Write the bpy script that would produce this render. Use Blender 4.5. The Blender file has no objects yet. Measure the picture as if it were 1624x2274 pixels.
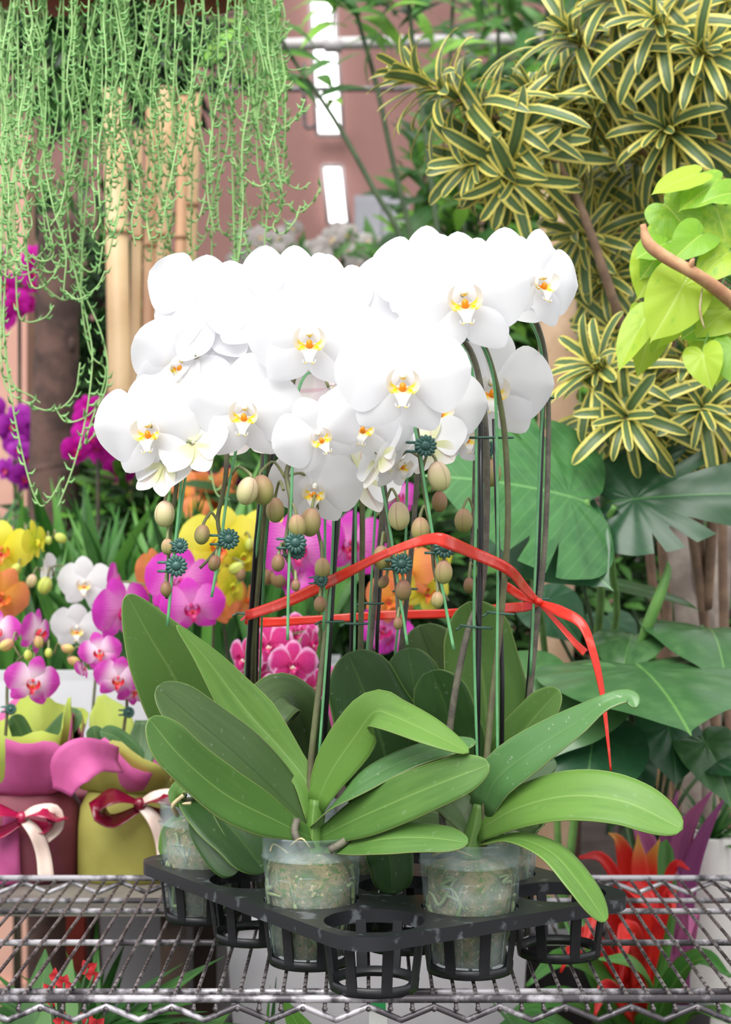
import bpy, bmesh, math, random
from mathutils import Vector, Matrix

# ------------------------------------------------------------------ camera, light, exposure
SC = bpy.context.scene
COL = SC.collection
F = 3900.0            # focal length in pixels of the 1624 x 2274 frame
CX, CY, CZ = 812.0, 1137.0, 1.40
V = Vector

def P(px, py, Y):
    """world point seen at pixel (px,py) at distance Y"""
    return V(((px - CX) / F * Y, Y, CZ - (py - CY) / F * Y))

cam_d = bpy.data.cameras.new('camera')
cam = bpy.data.objects.new('camera', cam_d)
COL.objects.link(cam)
cam.location = (0, 0, CZ)
cam.rotation_euler = (math.pi / 2, 0, 0)
cam_d.sensor_fit = 'VERTICAL'
cam_d.sensor_height = 36.0
cam_d.lens = F / 2274.0 * 36.0
cam_d.clip_start = 0.05
cam_d.dof.use_dof = True
cam_d.dof.focus_distance = 2.08
cam_d.dof.aperture_fstop = 6.3
SC.camera = cam

w = bpy.data.worlds.new('world')
SC.world = w
w.use_nodes = True
bgn = w.node_tree.nodes['Background']
bgn.inputs[0].default_value = (0.97, 0.985, 1.0, 1)
bgn.inputs[1].default_value = 0.84

sun_d = bpy.data.lights.new('sun', 'SUN')
sun_d.energy = 3.3
sun_d.angle = math.radians(50)
sun_d.color = (1.0, 0.985, 0.95)
sun = bpy.data.objects.new('sun', sun_d)
COL.objects.link(sun)
sun.rotation_euler = (math.radians(36), math.radians(-16), 0)

vs = SC.view_settings
vs.view_transform = 'Standard'
vs.look = 'None'
vs.gamma = 1.0
vs.use_curve_mapping = False
vs.exposure = 0.40

RND = random.Random(7)
R = math.radians

# ------------------------------------------------------------------ materials
def lin(c):
    r = []
    for v in c[:3]:
        v = v / 255.0
        r.append(v / 12.92 if v <= 0.04045 else ((v + 0.055) / 1.055) ** 2.4)
    return (r[0], r[1], r[2], 1.0)

class NT:
    def __init__(s, name):
        s.m = bpy.data.materials.new(name)
        s.m.use_nodes = True
        s.t = s.m.node_tree
        s.t.nodes.clear()
        s.out = s.t.nodes.new('ShaderNodeOutputMaterial')
    def n(s, kind, **kw):
        nd = s.t.nodes.new(kind)
        for k, v in kw.items():
            setattr(nd, k, v)
        return nd
    def l(s, a, b):
        s.t.links.new(a, b)
    def val(s, x, sock):
        if isinstance(x, (int, float)):
            sock.default_value = x
        elif isinstance(x, tuple):
            sock.default_value = x
        else:
            s.l(x, sock)
    def math(s, op, a, b=None, clamp=False):
        nd = s.n('ShaderNodeMath', operation=op, use_clamp=clamp)
        s.val(a, nd.inputs[0])
        if b is not None:
            s.val(b, nd.inputs[1])
        return nd.outputs[0]
    def mix(s, f, a, b):
        nd = s.n('ShaderNodeMix', data_type='RGBA')
        s.val(f, nd.inputs[0]); s.val(a, nd.inputs[6]); s.val(b, nd.inputs[7])
        return nd.outputs[2]
    def ramp(s, f, stops):
        nd = s.n('ShaderNodeValToRGB')
        e = nd.color_ramp.elements
        while len(e) < len(stops):
            e.new(0.5)
        for i, (p, c) in enumerate(stops):
            e[i].position = p
            e[i].color = c if len(c) == 4 else (*c, 1)
        s.l(f, nd.inputs[0])
        return nd.outputs[0]
    def step(s, x, a, b):
        nd = s.n('ShaderNodeMapRange', interpolation_type='SMOOTHSTEP')
        s.val(x, nd.inputs[0]); nd.inputs[1].default_value = a; nd.inputs[2].default_value = b
        return nd.outputs[0]
    def coord(s, which='Object'):
        return s.n('ShaderNodeTexCoord').outputs[which]
    def uv(s):
        sp = s.n('ShaderNodeSeparateXYZ')
        s.l(s.coord('UV'), sp.inputs[0])
        return sp.outputs[0], sp.outputs[1]
    def noise(s, scale, detail=3, vec=None, rough=.55):
        nd = s.n('ShaderNodeTexNoise')
        nd.inputs['Scale'].default_value = scale
        nd.inputs['Detail'].default_value = detail
        nd.inputs['Roughness'].default_value = rough
        if vec is None:
            vec = s.coord()
        s.l(vec, nd.inputs['Vector'])
        return nd.outputs[0]
    def rand(s):
        return s.n('ShaderNodeObjectInfo').outputs['Random']
    def bump(s, h, strength=.3, dist=.002):
        nd = s.n('ShaderNodeBump')
        nd.inputs['Strength'].default_value = strength
        nd.inputs['Distance'].default_value = dist
        s.l(h, nd.inputs['Height'])
        return nd.outputs[0]
    def done(s, col, rough=.5, trans=0, tcol=None, metal=0, spec=.5, bump=None, coat=0, alpha=None):
        p = s.n('ShaderNodeBsdfPrincipled')
        s.val(col, p.inputs['Base Color'])
        s.val(rough, p.inputs['Roughness'])
        s.val(metal, p.inputs['Metallic'])
        p.inputs['Specular IOR Level'].default_value = spec
        p.inputs['Coat Weight'].default_value = coat
        if bump is not None:
            s.l(bump, p.inputs['Normal'])
        if alpha is not None:
            s.val(alpha, p.inputs['Alpha'])
        o = p.outputs[0]
        if trans:
            tr = s.n('ShaderNodeBsdfTranslucent')
            s.val(tcol if tcol is not None else col, tr.inputs[0])
            mx = s.n('ShaderNodeMixShader')
            mx.inputs[0].default_value = trans
            s.l(o, mx.inputs[1]); s.l(tr.outputs[0], mx.inputs[2])
            o = mx.outputs[0]
        s.l(o, s.out.inputs[0])
        return s.m

def plain(name, c, rough=.5, c2=None, scale=20, detail=4, metal=0, trans=0, spec=.5, bump=0, bscale=None, lo=.35, hi=.65, coat=0):
    t = NT(name)
    col = lin(c)
    b = None
    if c2 is not None:
        nz = t.noise(scale, detail)
        col = t.mix(t.step(nz, lo, hi), lin(c), lin(c2))
    if bump:
        b = t.bump(t.noise(bscale or scale * 2, 4), bump, .003)
    return t.done(col, rough, trans, metal=metal, spec=spec, bump=b, coat=coat)

def leafmat(name, c, c2, rib=None, rough=.42, trans=.22, tc=None, vein=0.0, ribw=.025, scale=9, spec=.4, wear=0, edge=None, rnd=.25):
    t = NT(name)
    u, v = t.uv()
    mp = t.n('ShaderNodeMapping')
    t.l(t.coord('UV'), mp.inputs[0])
    mp.inputs['Scale'].default_value = (scale, 1.2, 1)
    streak = t.noise(2.0, 4, mp.outputs[0])
    blot = t.noise(6, 3)
    f = t.math('ADD', t.math('MULTIPLY', streak, .5), t.math('MULTIPLY', blot, .5))
    f = t.math('ADD', f, t.math('MULTIPLY', t.math('SUBTRACT', t.rand(), .5), rnd))
    col = t.mix(t.step(f, .38, .62), lin(c), lin(c2))
    du = t.math('ABSOLUTE', t.math('SUBTRACT', u, .5))
    if edge:
        col = t.mix(t.step(du, .475, .5), col, lin(edge))
    if rib:
        rf = t.math('SUBTRACT', 1.0, t.step(du, ribw * .3, ribw))
        rf = t.math('MULTIPLY', rf, .75)
        col = t.mix(rf, col, lin(rib))
    if vein:
        wv = t.math('SINE', t.math('MULTIPLY', t.math('SUBTRACT', v, t.math('MULTIPLY', du, .9)), 70.0))
        col = t.mix(t.math('MULTIPLY', t.step(wv, .75, 1.0), vein), col, lin(rib or c2))
    if wear:
        sp = t.noise(120, 2)
        col = t.mix(t.math('MULTIPLY', t.step(sp, .66, .72), wear), col, lin((190, 200, 180)))
    b = t.bump(streak, .12, .002)
    return t.done(col, rough, trans, tcol=lin(tc) if tc else None, spec=spec, bump=b)

# ------------------------------------------------------------------ mesh helpers
def lerp(a, b, t):
    return a + (b - a) * t

def interp(tab, t):
    """piecewise smooth table [(t,v)...] or an even list of values"""
    if not isinstance(tab[0], (tuple, list)):
        k = len(tab) - 1
        x = t * k
        i = min(int(x), k - 1)
        p0 = tab[max(i - 1, 0)]; p1 = tab[i]; p2 = tab[i + 1]; p3 = tab[min(i + 2, k)]
        u = x - i
        return max(0.0, 0.5 * ((2 * p1) + (-p0 + p2) * u + (2 * p0 - 5 * p1 + 4 * p2 - p3) * u * u + (-p0 + 3 * p1 - 3 * p2 + p3) * u ** 3))
    for (a, va), (b, vb) in zip(tab, tab[1:]):
        if t <= b:
            return lerp(va, vb, (t - a) / (b - a) if b > a else 0)
    return tab[-1][1]

def crom(pts, n):
    """Catmull-Rom through pts, n+1 samples"""
    out = []
    k = len(pts) - 1
    if k == 1:
        return [pts[0].lerp(pts[1], i / n) for i in range(n + 1)]
    for i in range(n + 1):
        x = i / n * k
        j = min(int(x), k - 1)
        u = x - j
        p1, p2 = pts[j], pts[j + 1]
        p0 = pts[j - 1] if j > 0 else p1 * 2 - p2
        p3 = pts[j + 2] if j + 2 <= k else p2 * 2 - p1
        out.append(0.5 * ((2 * p1) + (p2 - p0) * u + (2 * p0 - 5 * p1 + 4 * p2 - p3) * u * u + (3 * p1 - p0 - 3 * p2 + p3) * u ** 3))
    return out

class MB:
    def __init__(s):
        s.v = []; s.f = []; s.uv = []; s.mi = []; s.cur = 0
    def vert(s, p, uv=(0, 0)):
        s.v.append(tuple(p)); s.uv.append(uv)
        return len(s.v) - 1
    def face(s, *ids):
        s.f.append(ids); s.mi.append(s.cur)
    def grid(s, rows, closed=False, uvs=None):
        base = len(s.v)
        m = len(rows[0])
        for i, r in enumerate(rows):
            for j, p in enumerate(r):
                s.vert(p, uvs[i][j] if uvs else (j / max(1, m - 1), i / max(1, len(rows) - 1)))
        for i in range(len(rows) - 1):
            for j in range(m if closed else m - 1):
                a = base + i * m + j; b = base + i * m + (j + 1) % m
                s.face(a, b, b + m, a + m)
        return base
    def tube(s, pts, rad, sides=8, caps=True, n=None):
        pts = [V(p) for p in pts]
        if n:
            pts = crom(pts, n)
        k = len(pts)
        if not isinstance(rad, (list, tuple)):
            rad = [rad, rad]
        t = (pts[1] - pts[0]).normalized()
        up = V((0, 0, 1)) if abs(t.z) < .9 else V((1, 0, 0))
        nx = t.cross(up).normalized()
        rows = []
        for i in range(k):
            t = (pts[min(i + 1, k - 1)] - pts[max(i - 1, 0)])
            if t.length < 1e-9:
                t = V((0, 0, 1))
            t.normalize()
            nx = nx - t * nx.dot(t)
            if nx.length < 1e-6:
                nx = t.orthogonal()
            nx.normalize()
            ny = t.cross(nx)
            r = interp(rad, i / (k - 1))
            rows.append([pts[i] + nx * (math.cos(a) * r) + ny * (math.sin(a) * r) for a in [2 * math.pi * j / sides for j in range(sides)]])
        b = s.grid(rows, True)
        if caps:
            s.face(*[b + j for j in reversed(range(sides))])
            s.face(*[b + (k - 1) * sides + j for j in range(sides)])
    def lathe(s, prof, c=(0, 0, 0), sides=32, mod=None, caps=(False, False)):
        rows = []
        for i, (r, z) in enumerate(prof):
            row = []
            for j in range(sides):
                a = 2 * math.pi * j / sides
                rr = r * (mod(a, i / (len(prof) - 1)) if mod else 1)
                row.append((c[0] + math.cos(a) * rr, c[1] + math.sin(a) * rr, c[2] + z))
            rows.append(row)
        b = s.grid(rows, True)
        if caps[0]:
            s.face(*[b + j for j in reversed(range(sides))])
        if caps[1]:
            s.face(*[b + (len(prof) - 1) * sides + j for j in range(sides)])
    def box(s, c, size, M=None):
        c = V(c); x, y, z = [q / 2 for q in size]
        b = len(s.v)
        for dz in (-z, z):
            for dx, dy in ((-x, -y), (x, -y), (x, y), (-x, y)):
                p = V((dx, dy, dz))
                if M is not None:
                    p = M @ p
                s.vert(c + p)
        for q in ((3, 2, 1, 0), (4, 5, 6, 7), (0, 1, 5, 4), (1, 2, 6, 5), (2, 3, 7, 6), (3, 0, 4, 7)):
            s.face(*[b + i for i in q])
    def ell(s, c, rad, M=None, seg=10, rings=7, fn=None):
        c = V(c)
        rows = []
        for i in range(rings + 1):
            th = math.pi * (i + (.02 if i == 0 else 0) - (.02 if i == rings else 0)) / rings
            row = []
            for j in range(seg):
                a = 2 * math.pi * j / seg
                k = fn(a, i / rings) if fn else 1
                p = V((math.sin(th) * math.cos(a) * rad[0] * k, math.sin(th) * math.sin(a) * rad[1] * k, -math.cos(th) * rad[2]))
                if M is not None:
                    p = M @ p
                row.append(c + p)
            rows.append(row)
        s.grid(rows, True)
    def surf(s, pts, wid, nh, n=18, nu=8, fold=0, cup=0, roll=None, wave=0, rn=None, rtip=0):
        """leaf / petal / band: midline pts, full widths, normal hint(s)"""
        if rtip:
            fine = crom([V(p) for p in pts], 120)
            ts = [1 - (1 - i / n) ** 1.7 for i in range(n)] + [1.0]
            ts = [lerp(i / n, q, .75) for i, q in enumerate(ts)]
            pts = []
            for q in ts:
                x = q * 120; j = min(int(x), 119)
                pts.append(fine[j].lerp(fine[j + 1], x - j))
        else:
            ts = [i / n for i in range(n + 1)]
            pts = crom([V(p) for p in pts], n)
        k = len(pts)
        nhs = nh if isinstance(nh, list) else [nh, nh]
        rows = []; uvs = []
        ph = (rn or RND).random() * 6
        for i in range(k):
            t = (pts[min(i + 1, k - 1)] - pts[max(i - 1, 0)]).normalized()
            x = ts[i] * (len(nhs) - 1)
            j = min(int(x), len(nhs) - 2)
            nn = V(nhs[j]).lerp(V(nhs[j + 1]), x - j)
            side = t.cross(nn)
            if side.length < 1e-6:
                side = t.orthogonal()
            side.normalize()
            nn = side.cross(t).normalized()
            ww = interp(wid, ts[i]) / 2
            if rtip and ts[i] > 1 - rtip:
                ww *= math.sqrt(max(0.0, 1 - ((ts[i] - 1 + rtip) / rtip) ** 2)) + .004
            row = []; ur = []
            for q in range(nu + 1):
                a = -1 + 2 * q / nu
                off = (fold * abs(a) + cup * a * a) * ww
                if wave:
                    off += wave * ww * abs(a) * math.sin(i / (k - 1) * 9 + ph + (2 if a > 0 else 0))
                row.append(pts[i] + side * (a * ww) + nn * off)
                ur.append((q / nu, ts[i]))
            rows.append(row); uvs.append(ur)
        s.grid(rows, False, uvs)
    def mesh(s, name, mats, smooth=True):
        me = bpy.data.meshes.new(name)
        me.from_pydata(s.v, [], s.f)
        uvl = me.uv_layers.new(name='UVMap')
        for lp in me.loops:
            uvl.data[lp.index].uv = s.uv[lp.vertex_index]
        if not isinstance(mats, (list, tuple)):
            mats = [mats]
        for m in mats:
            me.materials.append(m)
        for i, p in enumerate(me.polygons):
            p.use_smooth = smooth
            p.material_index = s.mi[i]
        me.update()
        return me
    def build(s, name, mats, parent=None, smooth=True, solid=0, label=None, kind=None):
        return obj(name, s.mesh(name, mats, smooth), parent, solid=solid, label=label, kind=kind)

def obj(name, me, parent=None, M=None, solid=0, label=None, local=False, kind=None):
    o = bpy.data.objects.new(name, me)
    COL.objects.link(o)
    if M is not None:
        o.matrix_basis = M
    if parent is not None:
        o.parent = parent
        if not local:
            o.matrix_parent_inverse = parent.matrix_basis.inverted()
    if solid:
        md = o.modifiers.new('thickness', 'SOLIDIFY')
        md.thickness = solid
        md.offset = 0
    if label:
        o['label'] = label
    if kind:
        o['kind'] = kind
    return o

def tag(o, label, cat=None, group=None, kind=None):
    o['label'] = label
    if cat:
        o['category'] = cat
    if group:
        o['group'] = group
    if kind:
        o['kind'] = kind
    return o

def thing(name, loc, label, cat, group=None):
    o = bpy.data.objects.new(name, None)
    COL.objects.link(o)
    o.empty_display_size = .05
    o.matrix_basis = Matrix.Translation(V(loc))
    return tag(o, label, cat, group)

def struct(o, label):
    o['kind'] = 'structure'
    o['label'] = label
    return o

def frame(origin, zdir, ndir):
    """matrix: local +Y along zdir (tip), local +Z along normal"""
    y = V(zdir).normalized()
    z = V(ndir) - y * V(ndir).dot(y)
    if z.length < 1e-6:
        z = y.orthogonal()
    z.normalize()
    x = y.cross(z)
    return Matrix(((x.x, y.x, z.x, origin[0]), (x.y, y.y, z.y, origin[1]), (x.z, y.z, z.z, origin[2]), (0, 0, 0, 1)))

# ------------------------------------------------------------------ keep leaves from passing through other things
from mathutils.bvhtree import BVHTree
REG = []
SEEN = set()
def top_of(o):
    while o.parent:
        o = o.parent
    return o
def settle():
    """register every mesh built so far, per thing, for the collision test"""
    bpy.context.view_layer.update()
    new = {}
    for o in bpy.data.objects:
        if o.type == 'MESH' and o.name not in SEEN:
            SEEN.add(o.name)
            new.setdefault(top_of(o).name, []).append(o)
    for nm, lst in new.items():
        vs_, fs_ = [], []
        for o in lst:
            b0 = len(vs_)
            mw = o.matrix_world
            vs_ += [mw @ v.co for v in o.data.vertices]
            fs_ += [tuple(b0 + i for i in p.vertices) for p in o.data.polygons]
        if fs_:
            lo = [min(v[i] for v in vs_) for i in range(3)]; hi = [max(v[i] for v in vs_) for i in range(3)]
            REG.append((nm, lo, hi, BVHTree.FromPolygons(vs_, fs_)))
def hits(vs_, fs_, own):
    """indices of the faces that cut another thing"""
    lo = [min(v[i] for v in vs_) for i in range(3)]; hi = [max(v[i] for v in vs_) for i in range(3)]
    tr_ = None
    out = set()
    for nm, l2, h2, bv in REG:
        if nm != own and all(lo[i] <= h2[i] and l2[i] <= hi[i] for i in range(3)):
            if tr_ is None:
                tr_ = BVHTree.FromPolygons(vs_, fs_)
            out |= {a for a, _ in tr_.overlap(bv)}
    return out
def place(name, me, parent, gen, tries=16):
    """put a leaf where it cuts no other thing; gen(k) gives the k-th try"""
    fs_ = [tuple(p.vertices) for p in me.polygons]
    for k in range(tries):
        M = gen(k)
        if not hits([M @ v.co for v in me.vertices], fs_, parent.name):
            break
    return obj(name, me, parent, M)

# ------------------------------------------------------------------ the setting
M_floor = plain('floor_concrete', (66, 60, 55), .8, (44, 40, 36), 6, bump=.2)
M_wall = plain('wall_paint', (134, 98, 92), .85, (128, 92, 86), 3)
b = MB(); b.box((0, 3.5, -.05), (16, 13, .1))
struct(b.build('floor', M_floor, smooth=False), 'grey concrete greenhouse floor under the benches')
b = MB(); b.box((0, 9.05, 2.5), (14, .1, 5.1))
struct(b.build('wall_back', M_wall, smooth=False), 'dusty mauve-brown back wall of the plant shop')

# bright slot window in the back wall, in two lengths
t = NT('window_daylight')
em = t.n('ShaderNodeEmission'); em.inputs[0].default_value = (1, 1, 1, 1); em.inputs[1].default_value = 3.0
t.l(em.outputs[0], t.out.inputs[0]); M_daylight = t.m
M_winframe = plain('window_frame_paint', (150, 140, 140), .5)
def slot(name, quad, label):
    pts = [P(x, y, 8.93) for x, y in quad]
    m = MB()
    for dy in (0, .04):
        for p in pts:
            m.vert((p.x, p.y + dy, p.z))
    m.face(0, 1, 2, 3); m.face(7, 6, 5, 4)
    for i in range(4):
        m.face(i, i + 4, (i + 1) % 4 + 4, (i + 1) % 4)
    o = struct(m.build(name, M_daylight, smooth=False), label)
    fr = MB()
    for i in range(4):
        fr.tube([pts[i] + V((0, 0, 0)), pts[(i + 1) % 4]], .012, 6)
    fr.build('window_frame', M_winframe, o)
slot('window_1', [(686, -40), (742, -40), (762, 300), (704, 300)], 'tall narrow bright window slot cut by the white pipe')
slot('window_2', [(716, 368), (760, 368), (775, 498), (729, 498)], 'short bright window slot above the white orchid bench')

# ------------------------------------------------------------------ wire shelf
ZS = CZ - .553
YF, YB = 1.995, 2.653
XW = .62
def steel():
    t = NT('chipped_chrome')
    f = t.noise(70, 4)
    g = t.noise(9, 2)
    mixf = t.math('ADD', t.math('MULTIPLY', f, .6), t.math('MULTIPLY', g, .4))
    col = t.mix(t.step(mixf, .44, .56), lin((66, 60, 62)), lin((156, 148, 150)))
    return t.done(col, .38, metal=.55, bump=t.bump(f, .4, .001))
M_steel = steel()
def railsteel():
    t = NT('worn_white_rail')
    f = t.noise(46, 5)
    g = t.noise(5, 2)
    mixf = t.math('ADD', t.math('MULTIPLY', f, .5), t.math('MULTIPLY', g, .5))
    col = t.mix(t.step(mixf, .44, .58), lin((74, 70, 74)), lin((188, 184, 190)))
    return t.done(col, .4, metal=.3, bump=t.bump(f, .4, .001))
M_rail = railsteel()
M_steel_dark = plain('dark_steel', (70, 68, 72), .4, (130, 126, 130), 60, metal=.6)
sh = thing('wire_shelf', (0, YF, ZS), 'chipped chrome wire shelf carrying the black pot tray', 'shelf')
for y, nm in ((YF, 'rail'), (YB, 'rail')):
    for z, r in ((0, .0046), (-.034, .004)):
        m = MB(); m.tube([(-XW, y, ZS + z), (XW, y, ZS + z)], r, 10)
        m.build('rail', M_rail, sh)
    m = MB()
    pts = []
    step = .0744 / 2
    k = -17
    while k <= 17:
        pts.append(V((k * step + .0135 - .010, y - (.004 if y < 2.2 else -.004), ZS - .0075 - (.0155 if k % 2 else 0))))
        k += 1
    fine = []
    for i in range(len(pts) - 1):
        a, c = pts[i], pts[i + 1]
        d = c - a
        for u in (.0, .1, .9):
            e = a + d * u
            if u == 0 and i:
                e = e + V((0, 0, .003 if (i % 2) else -.003)) * (1 if pts[i].z < pts[i - 1].z else -1) * 0
            fine.append(e)
    m.tube(fine, .0036, 8)
    m.build('zigzag_truss', M_rail, sh)
for y in (2.055, 2.29, 2.47):
    m = MB(); m.tube([(-XW, y, ZS - .0085), (XW, y, ZS - .0085)], .0042, 8)
    m.build('support_rod', M_rail, sh)
wm = MB(); wm.tube([(0, YB + .004, -.003), (0, YF + .01, -.003), (0, YF - .002, -.0065), (0, YF - .0065, -.0095)], .0023, 8)
wm.ell((0, YF - .0068, -.0097), (.0034, .0034, .0034), seg=8, rings=5)
wire_me = wm.mesh('cross_wire', M_steel)
nw = int(XW / .0248)
for k in range(-nw, nw + 1):
    obj('cross_wire', wire_me, sh, Matrix.Translation((k * .0248 + .0035, 0, ZS)))
for x in (-XW, XW):
    for y in (YF, YB):
        m = MB(); m.tube([(x, y, 0), (x, y, ZS + .05)], .0125, 12)
        m.build('post', M_steel, sh)

# ------------------------------------------------------------------ pot tray
M_black = plain('black_plastic', (30, 31, 34), .38, (46, 47, 50), 14, spec=.5, lo=.4, hi=.75)
def blackdust():
    t = NT('dusty_black_plastic')
    f = t.noise(38, 5)
    col = t.mix(t.step(f, .58, .70), lin((34, 35, 39)), lin((92, 96, 100)))
    return t.done(col, .34, spec=.55)
M_tray = blackdust()
A = V((-.0762, .1151, 0)); B_ = V((.1151, .0762, 0))
F0 = V((.010, 2.03, 0))
ZT = CZ - .472
ZB = CZ - .5491
def hole(i, j):
    return F0 + A * i + B_ * j
tray = thing('pot_tray', (hole(0, 0).x, hole(0, 0).y, ZS), 'black plastic pot-carrying tray with slatted baskets on the wire shelf', 'tray')
cu = bpy.data.curves.new('tray_top', 'CURVE')
cu.dimensions = '2D'; cu.fill_mode = 'BOTH'; cu.extrude = .008
def spl(pts):
    s = cu.splines.new('POLY')
    s.points.add(len(pts) - 1)
    for p, q in zip(s.points, pts):
        p.co = (q[0], q[1], 0, 1)
    s.use_cyclic_u = True
un, vn = A.normalized(), B_.normalized()
RO = .074
outl = []
ang0 = math.atan2(vn.y, vn.x)
for (i, j), a0 in (((0, 0), math.pi), ((0, 2), -math.pi / 2), ((3, 2), 0), ((3, 0), math.pi / 2)):
    c = hole(i, j)
    for k in range(9):
        a = ang0 + a0 + (math.pi / 2) * k / 8
        d = V((math.cos(a), math.sin(a), 0))
        # squarer corner than a full round
        cc = c + (vn * (1 if j else -1) + un * (1 if i else -1)) * .022
        q = cc + d * (RO - .022)
        outl.append(q)
spl(outl)
for i in range(4):
    for j in range(3):
        c = hole(i, j)
        spl([c + V((math.cos(2 * math.pi * k / 40), math.sin(2 * math.pi * k / 40), 0)) * .0585 for k in range(40)])
tmp = bpy.data.objects.new('tmp', cu)
COL.objects.link(tmp)
bpy.context.view_layer.update()
dg = bpy.context.evaluated_depsgraph_get()
me = bpy.data.meshes.new_from_object(tmp.evaluated_get(dg), depsgraph=dg)
bpy.data.objects.remove(tmp)
me.materials.clear(); me.materials.append(M_tray)
top = obj('tray_top', me, tray, Matrix.Translation((0, 0, ZT - .008)))
rm = MB()
prof = [(.0475, 0), (.0515, 0), (.0525, .011), (.0505, .012), (.049, .009), (.041, .008), (.041, .005), (.0475, .003), (.0475, 0)]
rm.lathe(prof, sides=36)
ring_me = rm.mesh('basket', M_black)
HB = ZT - .012 - ZB
sm = MB()
for r0, z0, r1, z1 in ((.0495, .006, .0575, HB),):
    wv = .0062
    vs_ = []
    for r, z in ((r0, z0), (r1, z1)):
        for dr in (0, .0028):
            for sx in (-1, 1):
                vs_.append(sm.vert((r + dr, sx * wv, z)))
    a0, a1, a2, a3, c0, c1, c2, c3 = vs_
    for q in ((a0, a1, c1, c0), (a3, a2, c2, c3), (a2, a0, c0, c2), (a1, a3, c3, c1), (a0, a2, a3, a1), (c0, c1, c3, c2)):
        sm.face(*q)
slat_me = sm.mesh('slat', M_black, False)
for i in range(4):
    for j in range(3):
        c = hole(i, j)
        bk = obj('basket', ring_me, tray, Matrix.Translation((c.x, c.y, ZB)))
        for k in range(8):
            s_ = obj('slat', slat_me, bk, Matrix.Rotation(2 * math.pi * (k + .35) / 8, 4, 'Z'), local=True)

# ------------------------------------------------------------------ moth orchids: shared pieces
def petalmat(name, c, c2=None, vein=None, veinf=.5, center=None, cr=.35, trans=.30, rough=.5, speck=None, edge=None, rosy=None):
    t = NT(name)
    u, v = t.uv()
    du = t.math('ABSOLUTE', t.math('SUBTRACT', u, .5))
    col = lin(c)
    if c2:
        col = t.mix(t.step(v, .15, .75), lin(c), lin(c2))
    if vein:
        x = t.math('SINE', t.math('MULTIPLY', du, 95.0))
        nz = t.noise(30, 2)
        x = t.math('ADD', x, t.math('MULTIPLY', t.math('SUBTRACT', nz, .5), 1.6))
        col = t.mix(t.math('MULTIPLY', t.step(x, .35, .95), veinf), col, lin(vein))
    if center:
        nz = t.noise(40, 3)
        vv = t.math('ADD', v, t.math('MULTIPLY', t.math('SUBTRACT', nz, .5), .35))
        col = t.mix(t.step(vv, cr + .2, cr - .1 if cr > .1 else 0), col, lin(center))
    if speck:
        nz = t.noise(160, 2)
        col = t.mix(t.math('MULTIPLY', t.step(nz, .55, .66), .7), col, lin(speck))
    if edge:
        e = t.math('MAXIMUM', t.step(du, .32, .46), t.step(v, .78, .95))
        col = t.mix(e, col, lin(edge))
    if rosy:
        mid = t.math('SUBTRACT', 1.0, t.step(du, .01, .06))
        col = t.mix(t.math('MULTIPLY', mid, .55), col, lin(rosy))
    return t.done(col, rough, trans, spec=.25)

M_white = petalmat('white_petal', (246, 246, 249), trans=.38)
M_cream = petalmat('cream_sepal', (226, 228, 178), (248, 244, 238), rosy=(226, 180, 190), trans=.3)
M_blush = petalmat('blush_petal', (244, 232, 236), (246, 240, 236), rosy=(224, 170, 190), trans=.3)
M_pink = petalmat('pink_petal', (246, 160, 226), (222, 70, 200), vein=(205, 40, 180), veinf=.6)
M_mag = petalmat('magenta_petal', (250, 226, 244), (206, 44, 178), vein=(246, 200, 236), veinf=.25)
M_hot = petalmat('hot_pink_petal', (214, 42, 126), (206, 40, 130), speck=(236, 150, 196), edge=(240, 180, 220))
M_yel = petalmat('yellow_petal', (238, 226, 60), (244, 238, 96))
M_lime = petalmat('yellow_green_petal', (204, 216, 52), (232, 224, 70))
M_org = petalmat('orange_petal', (244, 176, 76), (240, 150, 96), vein=(226, 100, 80), veinf=.5)
M_deep = petalmat('deep_magenta_petal', (190, 20, 150), (206, 30, 170))
M_viol = petalmat('violet_petal', (150, 30, 160), (176, 50, 180))

def lipmat(name, base, tint, t0=.55):
    t = NT(name)
    u, v = t.uv()
    f = t.step(v, t0 + .14, t0 - .14)
    f = t.math('MULTIPLY', f, t.step(v, .02, .12))
    e = t.step(t.math('ABSOLUTE', t.math('SUBTRACT', u, .5)), .05, .4)
    f = t.math('MULTIPLY', f, t.math('ADD', t.math('MULTIPLY', e, .65), .35))
    col = t.mix(f, lin(base), lin(tint))
    return t.done(col, .4, .22, spec=.3)
M_lip = lipmat('lip_white_yellow', (252, 250, 244), (252, 222, 10), .42)
def callus():
    t = NT('lip_callus')
    u, v = t.uv()
    s = t.math('SINE', t.math('MULTIPLY', u, 60.0))
    col = t.mix(t.math('MULTIPLY', t.step(s, .3, .9), .45), lin((250, 158, 12)), lin((206, 74, 26)))
    return t.done(col, .4, .1)
M_callus = callus()
M_lipred = plain('lip_crimson', (196, 20, 70), .4, (226, 60, 60), 40, trans=.15)
M_lipor = plain('lip_orange_red', (226, 70, 60), .4, (246, 160, 50), 40, trans=.15)
M_lipmag = plain('lip_magenta', (206, 26, 120), .4, (170, 14, 90), 40, trans=.15)

def petal_mesh(name, mat, L, hw, ang, cup=.12, back=.10, y0=0.0, base=.025, n=12, nu=10, wav=.0, seed=1, rt=.5, fo=0.0):
    m = MB()
    d = V((math.sin(ang), 0, math.cos(ang)))
    pts = [d * (base + (L - base) * r) + V((0, y0 + back * L * (r ** 2) - .05 * L * math.sin(math.pi * r), 0)) for r in (0, .2, .4, .6, .8, 1)]
    m.surf(pts, [2 * x for x in hw], V((0, -1, 0)), n=n, nu=nu, cup=-cup, wave=wav, rn=random.Random(seed), rtip=rt, fold=fo)
    return m.mesh(name, mat)

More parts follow.
